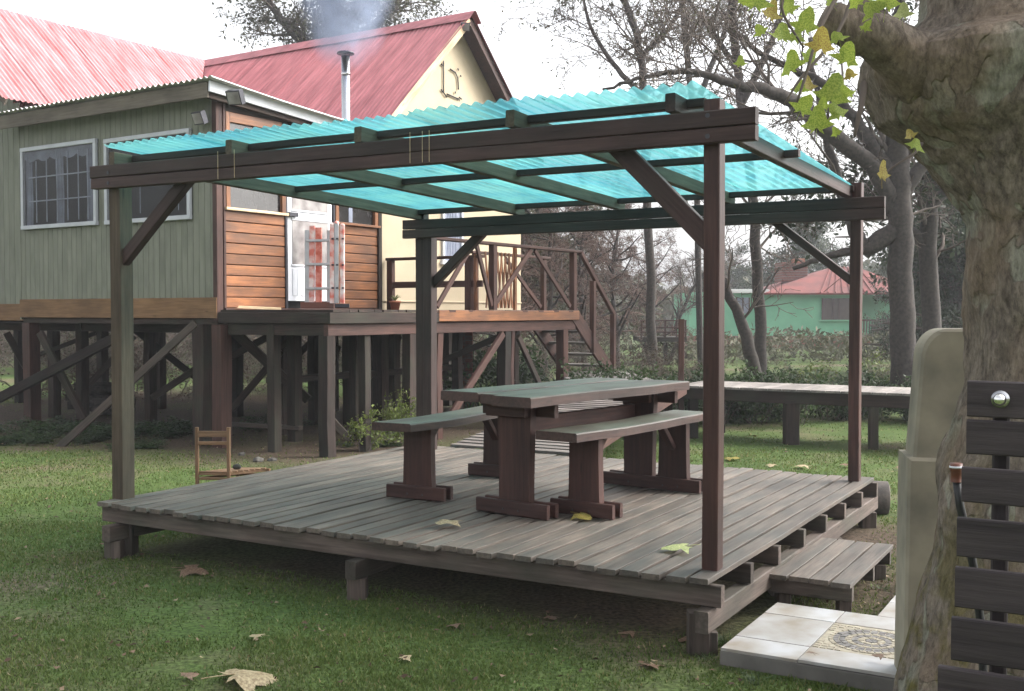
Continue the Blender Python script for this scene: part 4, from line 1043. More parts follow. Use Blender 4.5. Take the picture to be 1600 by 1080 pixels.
ubrace(238, 622, 330, 560, 15, 15, .09); ubrace(60, 555, 150, 520, 15.8, 15.6, .06); ubrace(362, 640, 440, 548, 14.4, 14.4, .09); ubrace(362, 515, 482, 625, 14.2, 14.2, .12); ubrace(360, 558, 430, 520, 14.3, 14.3, .09)
ubrace(430, 548, 470, 520, 14.3, 14.3, .09); ubrace(505, 590, 530, 540, 15, 15, .08); ubrace(508, 645, 545, 685, 13.6, 13.6, .09, 'deckside'); ubrace(640, 620, 655, 590, 16, 16, .08)
hbox('crossbeam', -.2, .0, 1.0, 5.2, .72, .80, M['stilt'])
for (x0, y0, x1, y1, Y_) in ((545, 520, 630, 640, 16.5), (625, 525, 560, 610, 17), (210, 515, 320, 600, 16.5), (140, 600, 210, 525, 17), (10, 520, 50, 590, 16.5), (420, 600, 500, 520, 17)):
    ubrace(x0, y0, x1, y1, Y_, Y_ + .2, .10)

# ------------------------------------------------------------------ veranda
VD = 1.83; VB = 5.64; ZV = 1.68
ver = thing('veranda', 'raised timber veranda with railing along the brown plank wall', 'veranda', hs_(.9, 3), HR)
n = 38
for i in range(n):
    b = i * (VB / n); e = .0 if i % 3 else .012
    hbox('floor_board', .055, VD + .03 + e, b + .004, b + VB / n - .006, ZV - .03, ZV, M['stilt'] if i < 13 else M['rail'], ver, c=.003)
hbox('fascia', .06, VD - .0, -.045, -.005, ZV - .16, ZV - .032, M['stilt'], ver, n=3, wob=.003)
hbox('fascia', VD, VD + .04, -.045, 2.0, ZV - .16, ZV - .034, M['stilt'], ver); 
hbox('fascia', VD + .002, VD + .042, 2.01, VB + .03, ZV - .15, ZV - .006, M['orange'], ver, n=4, wob=.003)
hbox('bearer', VD - .08, VD - .01, -.02, VB, ZV - .30, ZV - .162, M['rail'], ver); hbox('bearer', .1, VD - .09, .0, .07, ZV - .30, ZV - .165, M['stilt'], ver)
for b in (1.0, 2.0, 3.2, 4.4, VB - .08): hbox('bearer', .1, VD - .09, b, b + .06, ZV - .17, ZV - .032, M['stilt'], ver)
for (b, w_, m_) in ((.04, .14, 'stilt'), (.7, .11, 'stilt'), (1.55, .13, 'stilt'), (2.12, .12, 'rail'), (3.72, .15, 'stilt'), (3.9, .08, 'rail'), (5.36, .14, 'rail')):
    stilt(VD - .09, b, w_, ZV - .30, parent=ver, mat=m_)
for (a, b) in ((.9, .05), (.9, 1.5), (1.0, 2.6), (.8, 3.9), (.9, 5.3), (.3, 6.2)): stilt(a, b, .12, ZV - .17, parent=ver)
def vp(b, z, a=VD - .03): return hs_(a, b, z)
beam('brace', vp(3.6, 1.35), vp(2.3, .25), .05, .10, M['rail'], ver); beam('brace', vp(4.0, 1.3), vp(4.9, .2), .05, .09, M['stilt'], ver)
beam('brace', hs_(.6, 3.2, .8), hs_(1.7, 4.1, 1.4), .05, .09, M['stilt'], ver)
ZH = 2.60
for b in (1.93, 3.33, 5.58): hbox('rail_post', VD - .09, VD, b, b + .09, ZV + .002, ZH - .02, M['rail'], ver)
hbox('handrail', VD - .12, VD + .01, 1.9, 5.82, ZH - .02, ZH + .02, M['rail'], ver)
for (b0, z0, b1, z1) in ((2.05, 1.72, 2.85, 2.56), (2.95, 2.56, 3.32, 1.74), (3.42, 1.78, 4.35, 2.56), (4.45, 2.56, 5.5, 1.74)):
    beam('rail_brace', vp(b0, z0), vp(b1, z1), .035, .07, M['rail'], ver)
# cross rail from wall to front
for a in (.06, 1.45): hbox('rail_post', a, a + .1, 3.16, 3.24, ZV + .002, 2.40, M['rail'], ver)
hbox('handrail', .05, VD - .1, 3.15, 3.25, 2.40, 2.44, M['rail'], ver); hbox('mid_rail', .16, VD - .1, 3.18, 3.22, 2.0, 2.09, M['rail'], ver)
# far side rail
for i in range(9):
    b = VB + i * .148; hbox('floor_board', .055, 1.0, b + .004, b + .142, ZV - .03, ZV, M['rail'], ver, c=.003)
for b in (4.7, 6.75): hbox('rail_post', .5, .58, b, b + .08, ZV + .002, 2.56, M['rail'], ver)
hbox('handrail', .48, .60, 4.6, 6.95, 2.56, 2.60, M['rail'], ver)
beam('rail_brace', hs_(.54, 5.6, 2.52), hs_(.54, 6.7, 1.74), .035, .07, M['rail'], ver)
# stairs
stt = thing('stairs', 'open-tread timber stairs from the veranda down to the boardwalk', 'stairs', hs_(1.4, 6.3, .65), HR)
zl_, bb = .62, 6.85
for a in (VD - .02, VD - .84):
    beam('stringer', hs_(a, VB - .05, ZV - .05), hs_(a, bb, zl_ + .03), .045, .24, M['rail'], stt)
for k in range(5):
    t = (k + .8) / 5.6; b = VB + (bb - VB) * t; z_ = ZV + (zl_ - ZV) * t
    hbox('tread', VD - .80, VD - .045, b - .10, b + .12, z_ - .02, z_ + .018, M['walk'], stt)
hbox('newel_post', VD - .04, VD + .04, 6.15, 6.23, 1.0, 2.15, M['rail'], stt); hbox('newel_post', VD - .04, VD + .04, 6.85, 6.93, .6, 1.62, M['rail'], stt)
beam('handrail', hs_(VD - .01, 5.80, ZH - .01), hs_(VD - .01, 6.93, 1.62), .06, .07, M['rail'], stt)

# lattice gate leaning in the railing
lg = thing('lattice_gate', 'orange folding lattice gate standing on the veranda by the railing', 'gate', hs_(1.7, 3.5, ZV), HR)
lb0, lb1 = 3.42, 4.15
hbox('upright', VD - .22, VD - .18, lb1, lb1 + .06, ZV + .002, 2.62, M['orange'], lg); hbox('upright', VD - .22, VD - .18, lb0 - .27, lb0 - .22, ZV + .002, 2.45, M['orange'], lg)
for k in range(7):
    b = lb0 + k * .1
    beam('lath', hs_(VD - .19, b, ZV + .03), hs_(VD - .19, b + .10, 2.50), .012, .038, M['orange'], lg, up=Up); beam('lath', hs_(VD - .205, b + .10, ZV + .03), hs_(VD - .205, b, 2.50), .012, .038, M['orange'], lg, up=Up)
# ladder
la = thing('folding_ladder', 'folded aluminium ladder wrapped in red and white tape before the white door', 'ladder', hs_(.5, 1.9, ZV), HR)
YL = 14.4
def lp(px, py, Y=YL): return at(px, py, Y)
for (x0, y0, x1, m_, w_) in ((480, 360, 480, 'alu', .06), (488, 353, 487, 'tape', .07), (498, 356, 498, 'redtape', .08), (514, 360, 514, 'alu', .05)):
    beam('rail', lp(x0, y0), lp(x1, 474), .05, w_, M[m_], la, up=(1, 0, 0))
for (x0, y0, m_) in ((519, 352, 'tape'), (526, 349, 'alu'), (535, 353, 'tape')):
    r_ = beam('rail', lp(x0, y0, YL - .1), lp(x0, 474, YL - .1), .06, .055, M[m_], la, up=(1, 0, 0))
    for y_ in (373, 414, 450): beam('rivet', lp(x0 - 1, y_, YL - .14), lp(x0 + 2.5, y_, YL - .14), .015, .022, M['dkmetal'], r_)
    V_, Fc = ico(.034, 2); meshobj('end_cap', V_ + np.array(lp(x0, y0, YL - .1)), Fc, M['tape'], r_, smooth=True)
for y_ in (376, 413, 451): beam('rung', lp(479, y_, YL - .03), lp(515, y_, YL - .03), .03, .035, M['alu'], la)
beam('base_bar', lp(470, 477, YL - .05), lp(522, 477, YL - .05), .06, .08, M['brownplastic'], la); beam('base_bar', lp(524, 478, YL - .12), lp(546, 478, YL - .12), .06, .05, M['dkmetal'], la)
# flower pot
fpz = hs_(.55, 2.75, ZV)
fpot = thing('potted_plant', 'small terracotta pot with a spiky plant at the end of the plank wall', 'plant', fpz)
tube_obj('pot', [fpz, fpz + Z * .10, fpz + Z * .10, fpz + Z * .13], [.055, .075, .085, .085], 18, M['terracotta'], fpot)
V_ = []; Fs = []
for k in range(26):
    a = rg.uniform(0, 6.28); L_ = rg.uniform(.12, .24); d = Vector((math.cos(a), math.sin(a), 0)); s = Vector((-d.y, d.x, 0)) * .008; n0 = len(V_)
    for j in range(4):
        t = j / 3; c = fpz + Z * .12 + d * (L_ * .7 * t) + Z * (L_ * (1.2 * t - .9 * t * t)); V_ += [c - s * (1 - t * .9), c + s * (1 - t * .9)]
    for j in range(3): Fs.append((n0 + 2 * j, n0 + 2 * j + 1, n0 + 2 * j + 3, n0 + 2 * j + 2))
meshobj('leaves', V_, Fs, M['bush'], fpot, rnd=[.9] * len(Fs))
# boards left lying on the veranda
bp_ = thing('board_offcuts', 'pale sawn boards left lying on the veranda floor under the plank wall', 'boards', hs_(.3, .5, ZV), HR)
beam('board', lp(348, 479, 13.5) + Z * 0, lp(437, 483, 13.9), .10, .035, M['pine'], bp_); beam('board', lp(345, 483, 13.45), lp(400, 485, 13.6), .09, .03, M['orange'], bp_)
for o in (bp_.children):
    o.matrix_basis.translation.z += 0
# floodlights
def flood(px, py, Y, label, rz, s=.17):
    p = at(px, py, Y); f = thing('floodlight', label, 'floodlight', p, rz, 'floodlights fixed to the house')
    mz = Matrix.Translation(p) @ Matrix.Rotation(rz, 4, 'Z') @ Matrix.Rotation(R(24), 4, 'X')
    def lb(nm, c, sz, mat, par=f):
        o = D.objects.new(nm, beam_mesh(sz[0], sz[1], sz[2], M[mat])); put(o, mz @ Matrix.Translation(Vector(c)), par); return o
    h = lb('housing', (0, 0, 0), (s, s * .45, s * .9), 'dkmetal'); lb('lens', (0, -s * .24, 0), (s * .85, s * .03, s * .74), 'frost'); lb('bracket', (0, s * .3, -s * .1), (s * .3, s * .35, s * .2), 'dkmetal')
    for k in range(4): lb('fin', (-s * .3 + k * s * .2, s * .26, s * .15), (s * .03, s * .12, s * .5), 'dkmetal')
flood(368, 152, 13.0, 'tilted floodlight on the corner of the pale iron roof', R(-20), .19)
flood(312, 184, 13.25, 'square floodlight on the green-grey wall above the right window', R(-33), .17)
flood(727, 42, 17.2, 'small floodlight at the peak of the cream gable', R(10), .14)

# ------------------------------------------------------------------ ramp and boardwalk
zw = .68
rp_ = thing('ramp', 'sloping plank ramp from the deck up to the boardwalk', 'ramp', (.9, 11.5, DZ), -R(24))
ra0, ra1 = Vector((-.58, 10.34, DZ + .01)), Vector((.53, 9.70, DZ + .01)); rb0, rb1 = Vector((1.07, 14.45, zw - .02)), Vector((2.20, 13.82, zw - .02))
n = 30
for i in range(n):
    t0 = (i + .06) / n; t1 = (i + .94) / n; tm = (t0 + t1) / 2
    a, b = ra0.lerp(rb0, tm), ra1.lerp(rb1, tm); beam('board', a, b, (rb0 - ra0).length / n - .012, .024, M['ramp'], rp_, c=.0015, n=1, seed=i % 3)
beam('side_board', ra1 - Z * .06, rb1 + Z * .02, .035, .14, M['rail'], rp_); beam('side_board', ra0 - Z * .07, rb0 - Z * .05, .035, .10, M['rail'], rp_)
bw = thing('boardwalk', 'raised grey plank boardwalk leading off to the right', 'boardwalk', (3.5, 13.6, 0), -R(30))
A1 = Vector((2.28, 14.2, 0)); wdir = Vector((math.cos(R(30.3)), -math.sin(R(30.3)), 0)); wn_ = Vector((math.sin(R(30.3)), math.cos(R(30.3)), 0))
n = 24
for i in range(n):
    c = A1 + wdir * (.18 * (i - 1) + .09) + Z * zw
    beam('board', c - wn_ * .03, c + wn_ * 1.12, .172, .028, M['walk'], bw, c=.003, seed=i % 3, n=1)
for o_ in (.04, 1.05):
    a = A1 + wn_ * o_ + Z * (zw - .09); beam('side_beam', a - wdir * .2, a + wdir * 4.1, .05, .15, M['stilt'], bw, n=3, wob=.004)
for (t, o_, w_) in ((.05, .1, .12), (1.35, .08, .17), (1.95, .9, .10), (2.72, 1.0, .09), (2.35, .06, .10), (3.6, .1, .12), (.1, 1.0, .12)):
    p = A1 + wdir * t + wn_ * o_; beam('support_post', p - Z * .1, p + Z * (zw - .165), w_, w_, M['stilt'], bw, up=(1, 0, 0), n=2, wob=.005)
p = A1 - wdir * .12 + wn_ * .1; beam('tall_post', p - Z * .05, p + Z * 1.56, .07, .07, M['rail'], bw, up=(1, 0, 0))
lw = thing('landing_walk', 'plank landing between the foot of the stairs and the ramp', 'boardwalk', (1.6, 16.2, 0), 0)
for i in range(20):
    t = i / 20; c = Vector((1.62, 14.2, 0)).lerp(Vector((1.35, 18.3, 0)), (i + .5) / 20) + Z * (zw - .04); beam('board', c - Vector((.65, -.0, 0)), c + Vector((.6, 0, 0)), .195, .028, M['walk'], lw, c=.003)
for x_ in (-.55, .5):
    beam('side_beam', Vector((1.62 + x_, 14.2, zw - .13)), Vector((1.35 + x_, 18.3, zw - .13)), .05, .14, M['stilt'], lw)
    for y_ in (14.6, 16.3, 18.0): beam('support_post', Vector((1.62 + x_ - (y_ - 14.2) * .066, y_, -.1)), Vector((1.62 + x_ - (y_ - 14.2) * .066, y_, zw - .2)), .11, .11, M['stilt'], lw, up=(1, 0, 0))

# ------------------------------------------------------------------ small chair
ch = thing('wooden_chair', 'small wooden ladder-back chair on the grass behind the deck', 'chair', (xof(350, 8.9), 8.9, 0), R(28))
def chair():
    rz = R(-2); o = Vector((xof(331, 8.85), 8.85, 0)); X = Vector((math.cos(rz), math.sin(rz), 0)); Yd = Vector((.42, .907, 0))   # seat runs back-right
    Yd = Vector((.75, .66, 0)).normalized(); w_ = .26; d = .36; hs2 = .345; hb = .715
    a, b = o - X * w_ / 2, o + X * w_ / 2
    for p in (a, b): beam('leg', p, p + Z * hb, .028, .028, M['chair'], ch, up=X)
    for p in (a + Yd * d, b + Yd * d): beam('leg', p, p + Z * hs2, .028, .028, M['chair'], ch, up=X)
    for z_, h in ((hb - .055, .05), (hb - .13, .028)): beam('back_slat', a + Z * z_, b + Z * z_, .012, h, M['chair'], ch)
    V_ = [a + Z * hs2, b + Z * hs2, b + Yd * d + Z * hs2, a + Yd * d + Z * hs2]; V_ += [v - Z * .022 for v in V_]
    seat = meshobj('seat', V_, [(3, 2, 1, 0), (4, 5, 6, 7), (0, 1, 5, 4), (1, 2, 6, 5), (2, 3, 7, 6), (3, 0, 4, 7)], M['chair'], ch)
    for z_ in (hs2 - .05, .16):
        for (p, q) in ((a, b), (b, b + Yd * d), (a, a + Yd * d), (a + Yd * d, b + Yd * d)): beam('stretcher', p + Z * z_, q + Z * z_, .014, .022, M['chair'], ch)
    for k in range(7):
        t = (k + .5) / 7; beam('seat_cord', a.lerp(a + Yd * d, t) + Z * (hs2 + .004), b.lerp(b + Yd * d, t) + Z * (hs2 + .004), .035, .008, M['chair'], seat)
    return a.lerp(b + Yd * d, .55) + Z * (hs2 + .008)
cp = chair()
V_, Fc = ico(.5, 2); V_ = V_ * np.array([.075, .045, .05]) + np.array(cp + Z * .02)
tag(meshobj('stone', V_, Fc, M['rock'], smooth=True), 'small grey lump lying on the seat of the chair', 'stone')

# ------------------------------------------------------------------ odds and ends on the ground
def blob(name, px, py, z, size, mat, label, cat, seed=0, sq=(1, 1, .6), group=None):
    p = on(px, py, z); V_, Fc = ico(1, 3); r = random.Random(seed)
    V_ = np.array([v * (1 + .28 * noise.noise(Vector(v) * 1.4 + Vector((seed, 0, 0)))) for v in V_]) * np.array(sq) * size; V_ = V_ + np.array([p.x, p.y, p.z + size * sq[2] * .5])
    return tag(meshobj(name, V_, Fc, M[mat], smooth=True), label, cat, group)
blob('rock', 403, 722, 0, .06, 'rock', 'angular grey rock just behind the small chair', 'rock', 1)
blob('rock', 425, 721, 0, .05, 'rock', 'smaller rock to the right of the angular rock by the chair', 'rock', 2)
blob('rock', 378, 712, 0, .045, 'rock', 'rock half hidden behind the seat of the chair', 'rock', 3)
lgp = on(1385, 763, 0)
lo = thing('log', 'short cut log lying on the grass behind the back right post', 'log', lgp)
d_ = Vector((math.cos(R(12)), -math.sin(R(12)), 0)); c_ = Vector((xof(1390, 8.9), 8.9, .13))
lb_ = tube_obj('bark', [c_ - d_ * .5, c_ - d_ * .25, c_, c_ + d_ * .0], [.13, .14, .135, .13], 24, M['bark'], lo)
tube_obj('cut_end', [c_ + d_ * .0, c_ + d_ * .006], [.122, .118], 24, M['deck'], lo)
pl_ = thing('plank_on_ground', 'long low plank lying under the house behind the chair', 'plank', (xof(390, 12.9), 12.9, 0))
beam('plank', at(345, 662, 14.2), at(470, 669, 13.9), .12, .05, M['deckside'], pl_)
# log pile
r_ = random.Random(2)
for i in range(22):
    px = r_.uniform(135, 178); py = r_.uniform(585, 622); c = at(px, py, 17.5 + r_.uniform(-.3, .3)); c.z = max(.1, .08 + (622 - py) * .012)
    o = tube_obj('firewood_log', [c - Vector((.3, .12, 0)), c + Vector((.3, .12, 0))], [.07, .065], 9, M['bark'])
    tag(o, 'split firewood log in the heap under the left end of the house', 'log', 'firewood heap under the house')

# fallen plane leaves
fall = [(370, 1063, 0, .30, 'lf_dry', .35, 'largest dry yellow leaf on the grass at the bottom edge of the photo'),
        (292, 893, 0, .20, 'lf_brown', .5, 'curled brown leaf on the grass near the left deck support'),
        (706, 818, DZ, .17, 'lf_dry', .5, 'curled pale leaf on the deck boards in front of the left bench'),
        (905, 806, DZ, .15, 'lf_yellow', .6, 'curled olive leaf on the deck against the right bench foot'),
        (1069, 857, DZ, .17, 'lf_pale', .35, 'pale green leaf on the deck boards beside the front reddish post'),
        (1013, 1042, 0, .12, 'lf_brown', .5, 'red-brown leaf on the grass at the bottom, left of the tiled slab'),
        (716, 977, 0, .09, 'lf_brown', .6, 'small tan leaf standing up in the grass below the middle support'),
        (407, 995, 0, .09, 'lf_dry', .5, 'small dry leaf on the grass between the two leaves at lower left'),
        (290, 1058, 0, .09, 'lf_brown', .6, 'small brown leaf just left of the largest yellow leaf'),
        (630, 1030, 0, .08, 'lf_dry', .5, 'small beige leaf on the grass at the bottom, under the middle support'),
        (1138, 718, 0, .20, 'lf_yellow', .5, 'yellow leaf on the far lawn just right of the front reddish post'),
        (1205, 727, 0, .12, 'lf_dry', .5, 'small pale leaf on the far lawn behind the deck'),
        (1258, 729, 0, .16, 'lf_dry', .5, 'white-looking leaf on the far lawn, right of the other leaves'),
        (1178, 682, 0, .14, 'lf_brown', .5, 'pinkish brown leaf on the far lawn below the boardwalk'),
        (1080, 1000, 0, .10, 'lf_brown', .5, 'brown leaf on the dark grass in front of the right deck support'),
        (988, 990, 0, .10, 'lf_brown', .6, 'grey-brown leaf in the shade under the front edge of the deck'),
        (860, 905 + 60, 0, .08, 'lf_brown', .6, 'tiny brown leaf in the shade below the deck, right of the middle support'),
        (1325, 727, DZ * 0, .12, 'lf_brown', .5, 'brown leaf on the lawn just left of the back right post'),
        (1405, 730, 0, .12, 'lf_brown', .5, 'rusty leaf on the lawn between the log and the pillar'),
        (1270, 1022, .10, .06, 'lf_brown', .6, 'dark scrap of leaf on the white tiles in front of the mosaic'),
        (1378, 1026, .10, .06, 'lf_brown', .6, 'dark scrap of leaf on the white tiles near the pillar')]
for k, (px, py, z, s, kind, curl, lab) in enumerate(fall):
    p = on(px, py, z + .02); o = put_leaf('fallen_leaf', kind, -.22 if k % 3 else -.38, k % 4, p + Z * (.0 + s * .10), s * 1.4, (rg.uniform(-.15, .1), rg.uniform(-.15, .15), rg.uniform(0, 6.28)))
    tag(o, lab, 'leaf', 'fallen plane leaves')

# ------------------------------------------------------------------ vegetation generators
def grow(rs, start, d, L, r0, lvl, maxl, out, p):
    n = max(3, int(p['seg'][min(lvl, len(p['seg']) - 1)])); pts = [np.array(start)]; rad = [r0]; dd = np.array(d, float)
    tip = r0 * p.get('taper', .35)
    for i in range(n):
        dd = dd + rs.normal(0, p['wig'], 3) + np.array([0, 0, p['grav'][min(lvl, len(p['grav']) - 1)]]); dd /= np.linalg.norm(dd)
        pts.append(pts[-1] + dd * L / n); rad.append(max(p['rmin'], r0 + (tip - r0) * (i + 1) / n))
    out.append((lvl, np.array(pts), np.array(rad)))
    if lvl >= maxl: return
    nc = p['kids'][lvl]
    for k in range(nc):
        t = rs.uniform(p['from'][lvl], 1.0); f = t * n; i = min(n - 1, int(f)); q = pts[i] + (pts[i + 1] - pts[i]) * (f - i)
        base = pts[i + 1] - pts[i]; base /= np.linalg.norm(base)
        a = rs.normal(0, 1, 3); a -= base * a.dot(base); a /= np.linalg.norm(a) + 1e-9
        ang_ = R(rs.uniform(*p['ang'])); nd = base * math.cos(ang_) + a * math.sin(ang_)
        grow(rs, q, nd, L * rs.uniform(*p['lr']) * (1 - .4 * t * (lvl == 0)), max(p['rmin'], rad[i] * .55), lvl + 1, maxl, out, p)
def branches_mesh(name, out, mat, sides=(9, 6, 4, 3, 3)):
    V = []; Fq = []
    for (l_, pts, rad) in out: tube_np(pts, rad, sides[min(l_, 4)], V, Fq)
    return new_mesh(name, np.concatenate(V), np.concatenate(Fq), M[mat] if isinstance(mat, str) else mat, smooth=True)
def leaves_mesh(name, pos, size, mat, rs, aspect=.5, droop=0.0, clumps=True):
    n = len(pos); th = rs.normal(0, 1, (n, 3)); th[:, 2] -= droop; th /= np.linalg.norm(th, axis=1)[:, None]
    b = np.cross(th, rs.normal(0, 1, (n, 3))); b /= np.linalg.norm(b, axis=1)[:, None] + 1e-9
    s = size * rs.uniform(.55, 1.35, n)[:, None]
    V = np.stack([pos, pos + th * s * .5 + b * s * aspect * .5, pos + th * s, pos + th * s * .5 - b * s * aspect * .5], 1)
    cl = np.array([noise.noise(Vector(p_) * .9) for p_ in pos]) if clumps else np.zeros(n)
    r = np.clip(.45 + .6 * cl + rs.uniform(-.25, .25, n), 0, 1)
    return new_mesh(name, V.reshape(-1, 3), np.arange(4 * n).reshape(-1, 4), M[mat] if isinstance(mat, str) else mat, rnd=r)
def leafpos(out, rs, n, lvls, spread):
    tips = [o for o in out if o[0] in lvls]; idx = rs.randint(0, len(tips), n); P = np.zeros((n, 3))
    for k, i in enumerate(idx):
        pts = tips[i][1]; t = rs.uniform(.15, 1) * (len(pts) - 1); j = min(len(pts) - 2, int(t)); P[k] = pts[j] + (pts[j + 1] - pts[j]) * (t - j)
    return P + rs.normal(0, spread, (n, 3))
PROTO = {}
def proto(kind):
    if kind in PROTO: return PROTO[kind]
    rs = np.random.RandomState(abs(hash_(kind)) % 9999); out = []
    base = kind.split('_')[0]
    if base == 'bare':   # bare deciduous tree, unit height ~10
        p = dict(seg=[9, 6, 5, 4, 3], wig=.13, grav=[.04, .05, .03, 0], rmin=.006, kids=[13, 8, 7, 4], ang=(25, 65), lr=(.32, .55)); p['from'] = [.25, .15, .1, .1]
        grow(rs, (0, 0, 0), (0, 0, 1), 9, .20, 0, 4, out, p); r = [('trunk', branches_mesh('trunk', [o for o in out if o[0] < 2], 'bark')), ('crown', branches_mesh('crown', [o for o in out if o[0] >= 2], 'twig'))]
        pos = leafpos(out, rs, 2500, (4,), .05); r.append(('foliage', leaves_mesh('foliage', pos, .08, 'brownleaf', rs)))
    elif base == 'brown': # twiggy reddish bald-cypress-like tree
        p = dict(seg=[9, 6, 5, 4, 3], wig=.12, grav=[.03, .02, -.04, -.06], rmin=.006, kids=[26, 8, 6, 3], ang=(40, 85), lr=(.26, .42)); p['from'] = [.08, .1, .1, .1]
        grow(rs, (0, 0, 0), (0, 0, 1), 9, .17, 0, 4, out, p); r = [('trunk', branches_mesh('trunk', [o for o in out if o[0] < 2], 'bark')), ('crown', branches_mesh('crown', [o for o in out if o[0] >= 2], 'twigred'))]
        pos = leafpos(out, rs, 9000, (3, 4), .09); r.append(('foliage', leaves_mesh('foliage', pos, .16, 'brownleaf', rs, .16, .8)))
    elif base == 'evergreen':
        p = dict(seg=[9, 6, 4, 3], wig=.11, grav=[.04, .05, -.02], rmin=.008, kids=[18, 8, 4], ang=(35, 75), lr=(.30, .48)); p['from'] = [.2, .15, .1]
        grow(rs, (0, 0, 0), (0, 0, 1), 9, .22, 0, 3, out, p); r = [('trunk', branches_mesh('trunk', [o for o in out if o[0] < 2], 'bark')), ('branches', branches_mesh('branches', [o for o in out if o[0] >= 2], 'twig'))]
        pos = leafpos(out, rs, 14000, (2, 3), .20); r.append(('foliage', leaves_mesh('foliage', pos, .22, 'evg', rs, .4, .2)))
    elif base == 'olive':
        p = dict(seg=[8, 6, 4, 3], wig=.13, grav=[.03, .03, -.02], rmin=.008, kids=[16, 8, 5], ang=(35, 75), lr=(.30, .5)); p['from'] = [.15, .15, .1]
        grow(rs, (0, 0, 0), (0, 0, 1), 8, .20, 0, 3, out, p); r = [('trunk', branches_mesh('trunk', [o for o in out if o[0] < 2], 'bark')), ('branches', branches_mesh('branches', [o for o in out if o[0] >= 2], 'twig'))]
        pos = leafpos(out, rs, 12000, (2, 3), .18); r.append(('foliage', leaves_mesh('foliage', pos, .17, 'olive', rs, .4, .1)))
    elif base == 'conifer':  # dark drooping
        p = dict(seg=[10, 6, 4], wig=.06, grav=[.03, -.05, -.12], rmin=.008, kids=[60, 7], ang=(70, 100), lr=(.22, .34)); p['from'] = [.1, .15]
        grow(rs, (0, 0, 0), (0, 0, 1), 9.5, .2, 0, 2, out, p); r = [('trunk', branches_mesh('trunk', [o for o in out if o[0] < 1], 'bark')), ('branches', branches_mesh('branches', [o for o in out if o[0] >= 1], 'twig'))]
        pos = leafpos(out, rs, 18000, (1, 2), .12); r.append(('foliage', leaves_mesh('foliage', pos, .22, 'evg', rs, .22, 1.2)))
    elif base == 'bush':     # leafy bush ~1 m
        p = dict(seg=[4, 3, 3], wig=.2, grav=[.02, 0, -.05], rmin=.003, kids=[5, 4], ang=(20, 60), lr=(.4, .7)); p['from'] = [.2, .2]
        for k in range(9): a = rs.uniform(0, 6.28); grow(rs, (math.cos(a) * .12, math.sin(a) * .12, 0), (math.cos(a) * .6, math.sin(a) * .6, 1), rs.uniform(.5, .9), .010, 0, 2, out, p)
        r = [('stems', branches_mesh('stems', out, 'twig', (4, 3, 3)))]; pos = leafpos(out, rs, 2600, (0, 1, 2), .05); pos[:, 2] = np.abs(pos[:, 2])
        r.append(('foliage', leaves_mesh('foliage', pos, .075, 'bush', rs, .5)))
    elif base == 'yellowbush':
        p = dict(seg=[4, 3, 3], wig=.15, grav=[.05, 0, -.03], rmin=.003, kids=[5, 4], ang=(20, 60), lr=(.4, .7)); p['from'] = [.2, .2]
        for k in range(7): a = rs.uniform(0, 6.28); grow(rs, (math.cos(a) * .08, math.sin(a) * .08, 0), (math.cos(a) * .4, math.sin(a) * .4, 1), rs.uniform(.5, .8), .008, 0, 2, out, p)
        r = [('stems', branches_mesh('stems', out, 'twig', (4, 3, 3)))]; pos = leafpos(out, rs, 1100, (1, 2), .04); r.append(('foliage', leaves_mesh('foliage', pos, .075, 'bushy', rs, .45)))
    elif base == 'thicket':  # bare brown bush ~1.6 m
        p = dict(seg=[5, 4, 3, 3], wig=.22, grav=[.0, -.02, -.03], rmin=.003, kids=[6, 5, 3], ang=(20, 60), lr=(.4, .7)); p['from'] = [.15, .15, .1]
        for k in range(9): a = rs.uniform(0, 6.28); grow(rs, (math.cos(a) * .3, math.sin(a) * .3, 0), (math.cos(a) * .7, math.sin(a) * .7, 1), rs.uniform(.9, 1.7), .014, 0, 3, out, p)
        r = [('stems', branches_mesh('stems', out, 'twig', (4, 3, 3, 3)))]; pos = leafpos(out, rs, 1500, (1, 2, 3), .04); r.append(('foliage', leaves_mesh('foliage', pos, .06, 'olive' if kind.endswith('g') else 'brownleaf', rs, .5)))
    elif base == 'reed':     # strappy arching leaves
        V = []; Fs = []
        for k in range(90):
            a = rs.uniform(0, 6.28); L_ = rs.uniform(.5, 1.0); d = np.array([math.cos(a), math.sin(a), 0]); s = np.array([-d[1], d[0], 0]) * .016; c0 = np.array([rs.normal(0, .12), rs.normal(0, .12), 0]); n0 = len(V)
            for j in range(6):
                t = j / 5; c = c0 + d * (L_ * .65 * t ** 1.5) + np.array([0, 0, L_ * (1.25 * t - .75 * t * t)]); V += [c - s * (1 - t * .9), c + s * (1 - t * .9)]
            for j in range(5): Fs.append((n0 + 2 * j, n0 + 2 * j + 1, n0 + 2 * j + 3, n0 + 2 * j + 2))
        r = [('leaves', new_mesh('leaves', np.array(V), np.array(Fs), M['bush'], rnd=np.repeat(rs.rand(90), 5)))]
    PROTO[kind] = r; return r
def hash_(s):
    h = 7
    for c in s: h = (h * 31 + ord(c)) & 0xffffff
    return h
def plant(name, kind, label, cat, x, y, s, rz=0, group=None, sz=None, lean=(0, 0), z=0):
    o = D.objects.new(name, None); col.objects.link(o); sz = sz or s
    o.matrix_basis = Matrix.Translation((x, y, z - .03)) @ Matrix.Rotation(lean[0], 4, 'X') @ Matrix.Rotation(lean[1], 4, 'Y') @ Matrix.Rotation(rz, 4, 'Z') @ Matrix.Diagonal((s, s, sz, 1))
    for (nm, me) in proto(kind):
        c = D.objects.new(nm, me); col.objects.link(c); c.parent = o
        if nm != 'trunk': c['kind'] = 'stuff'
    tag(o, label, cat, group); return o

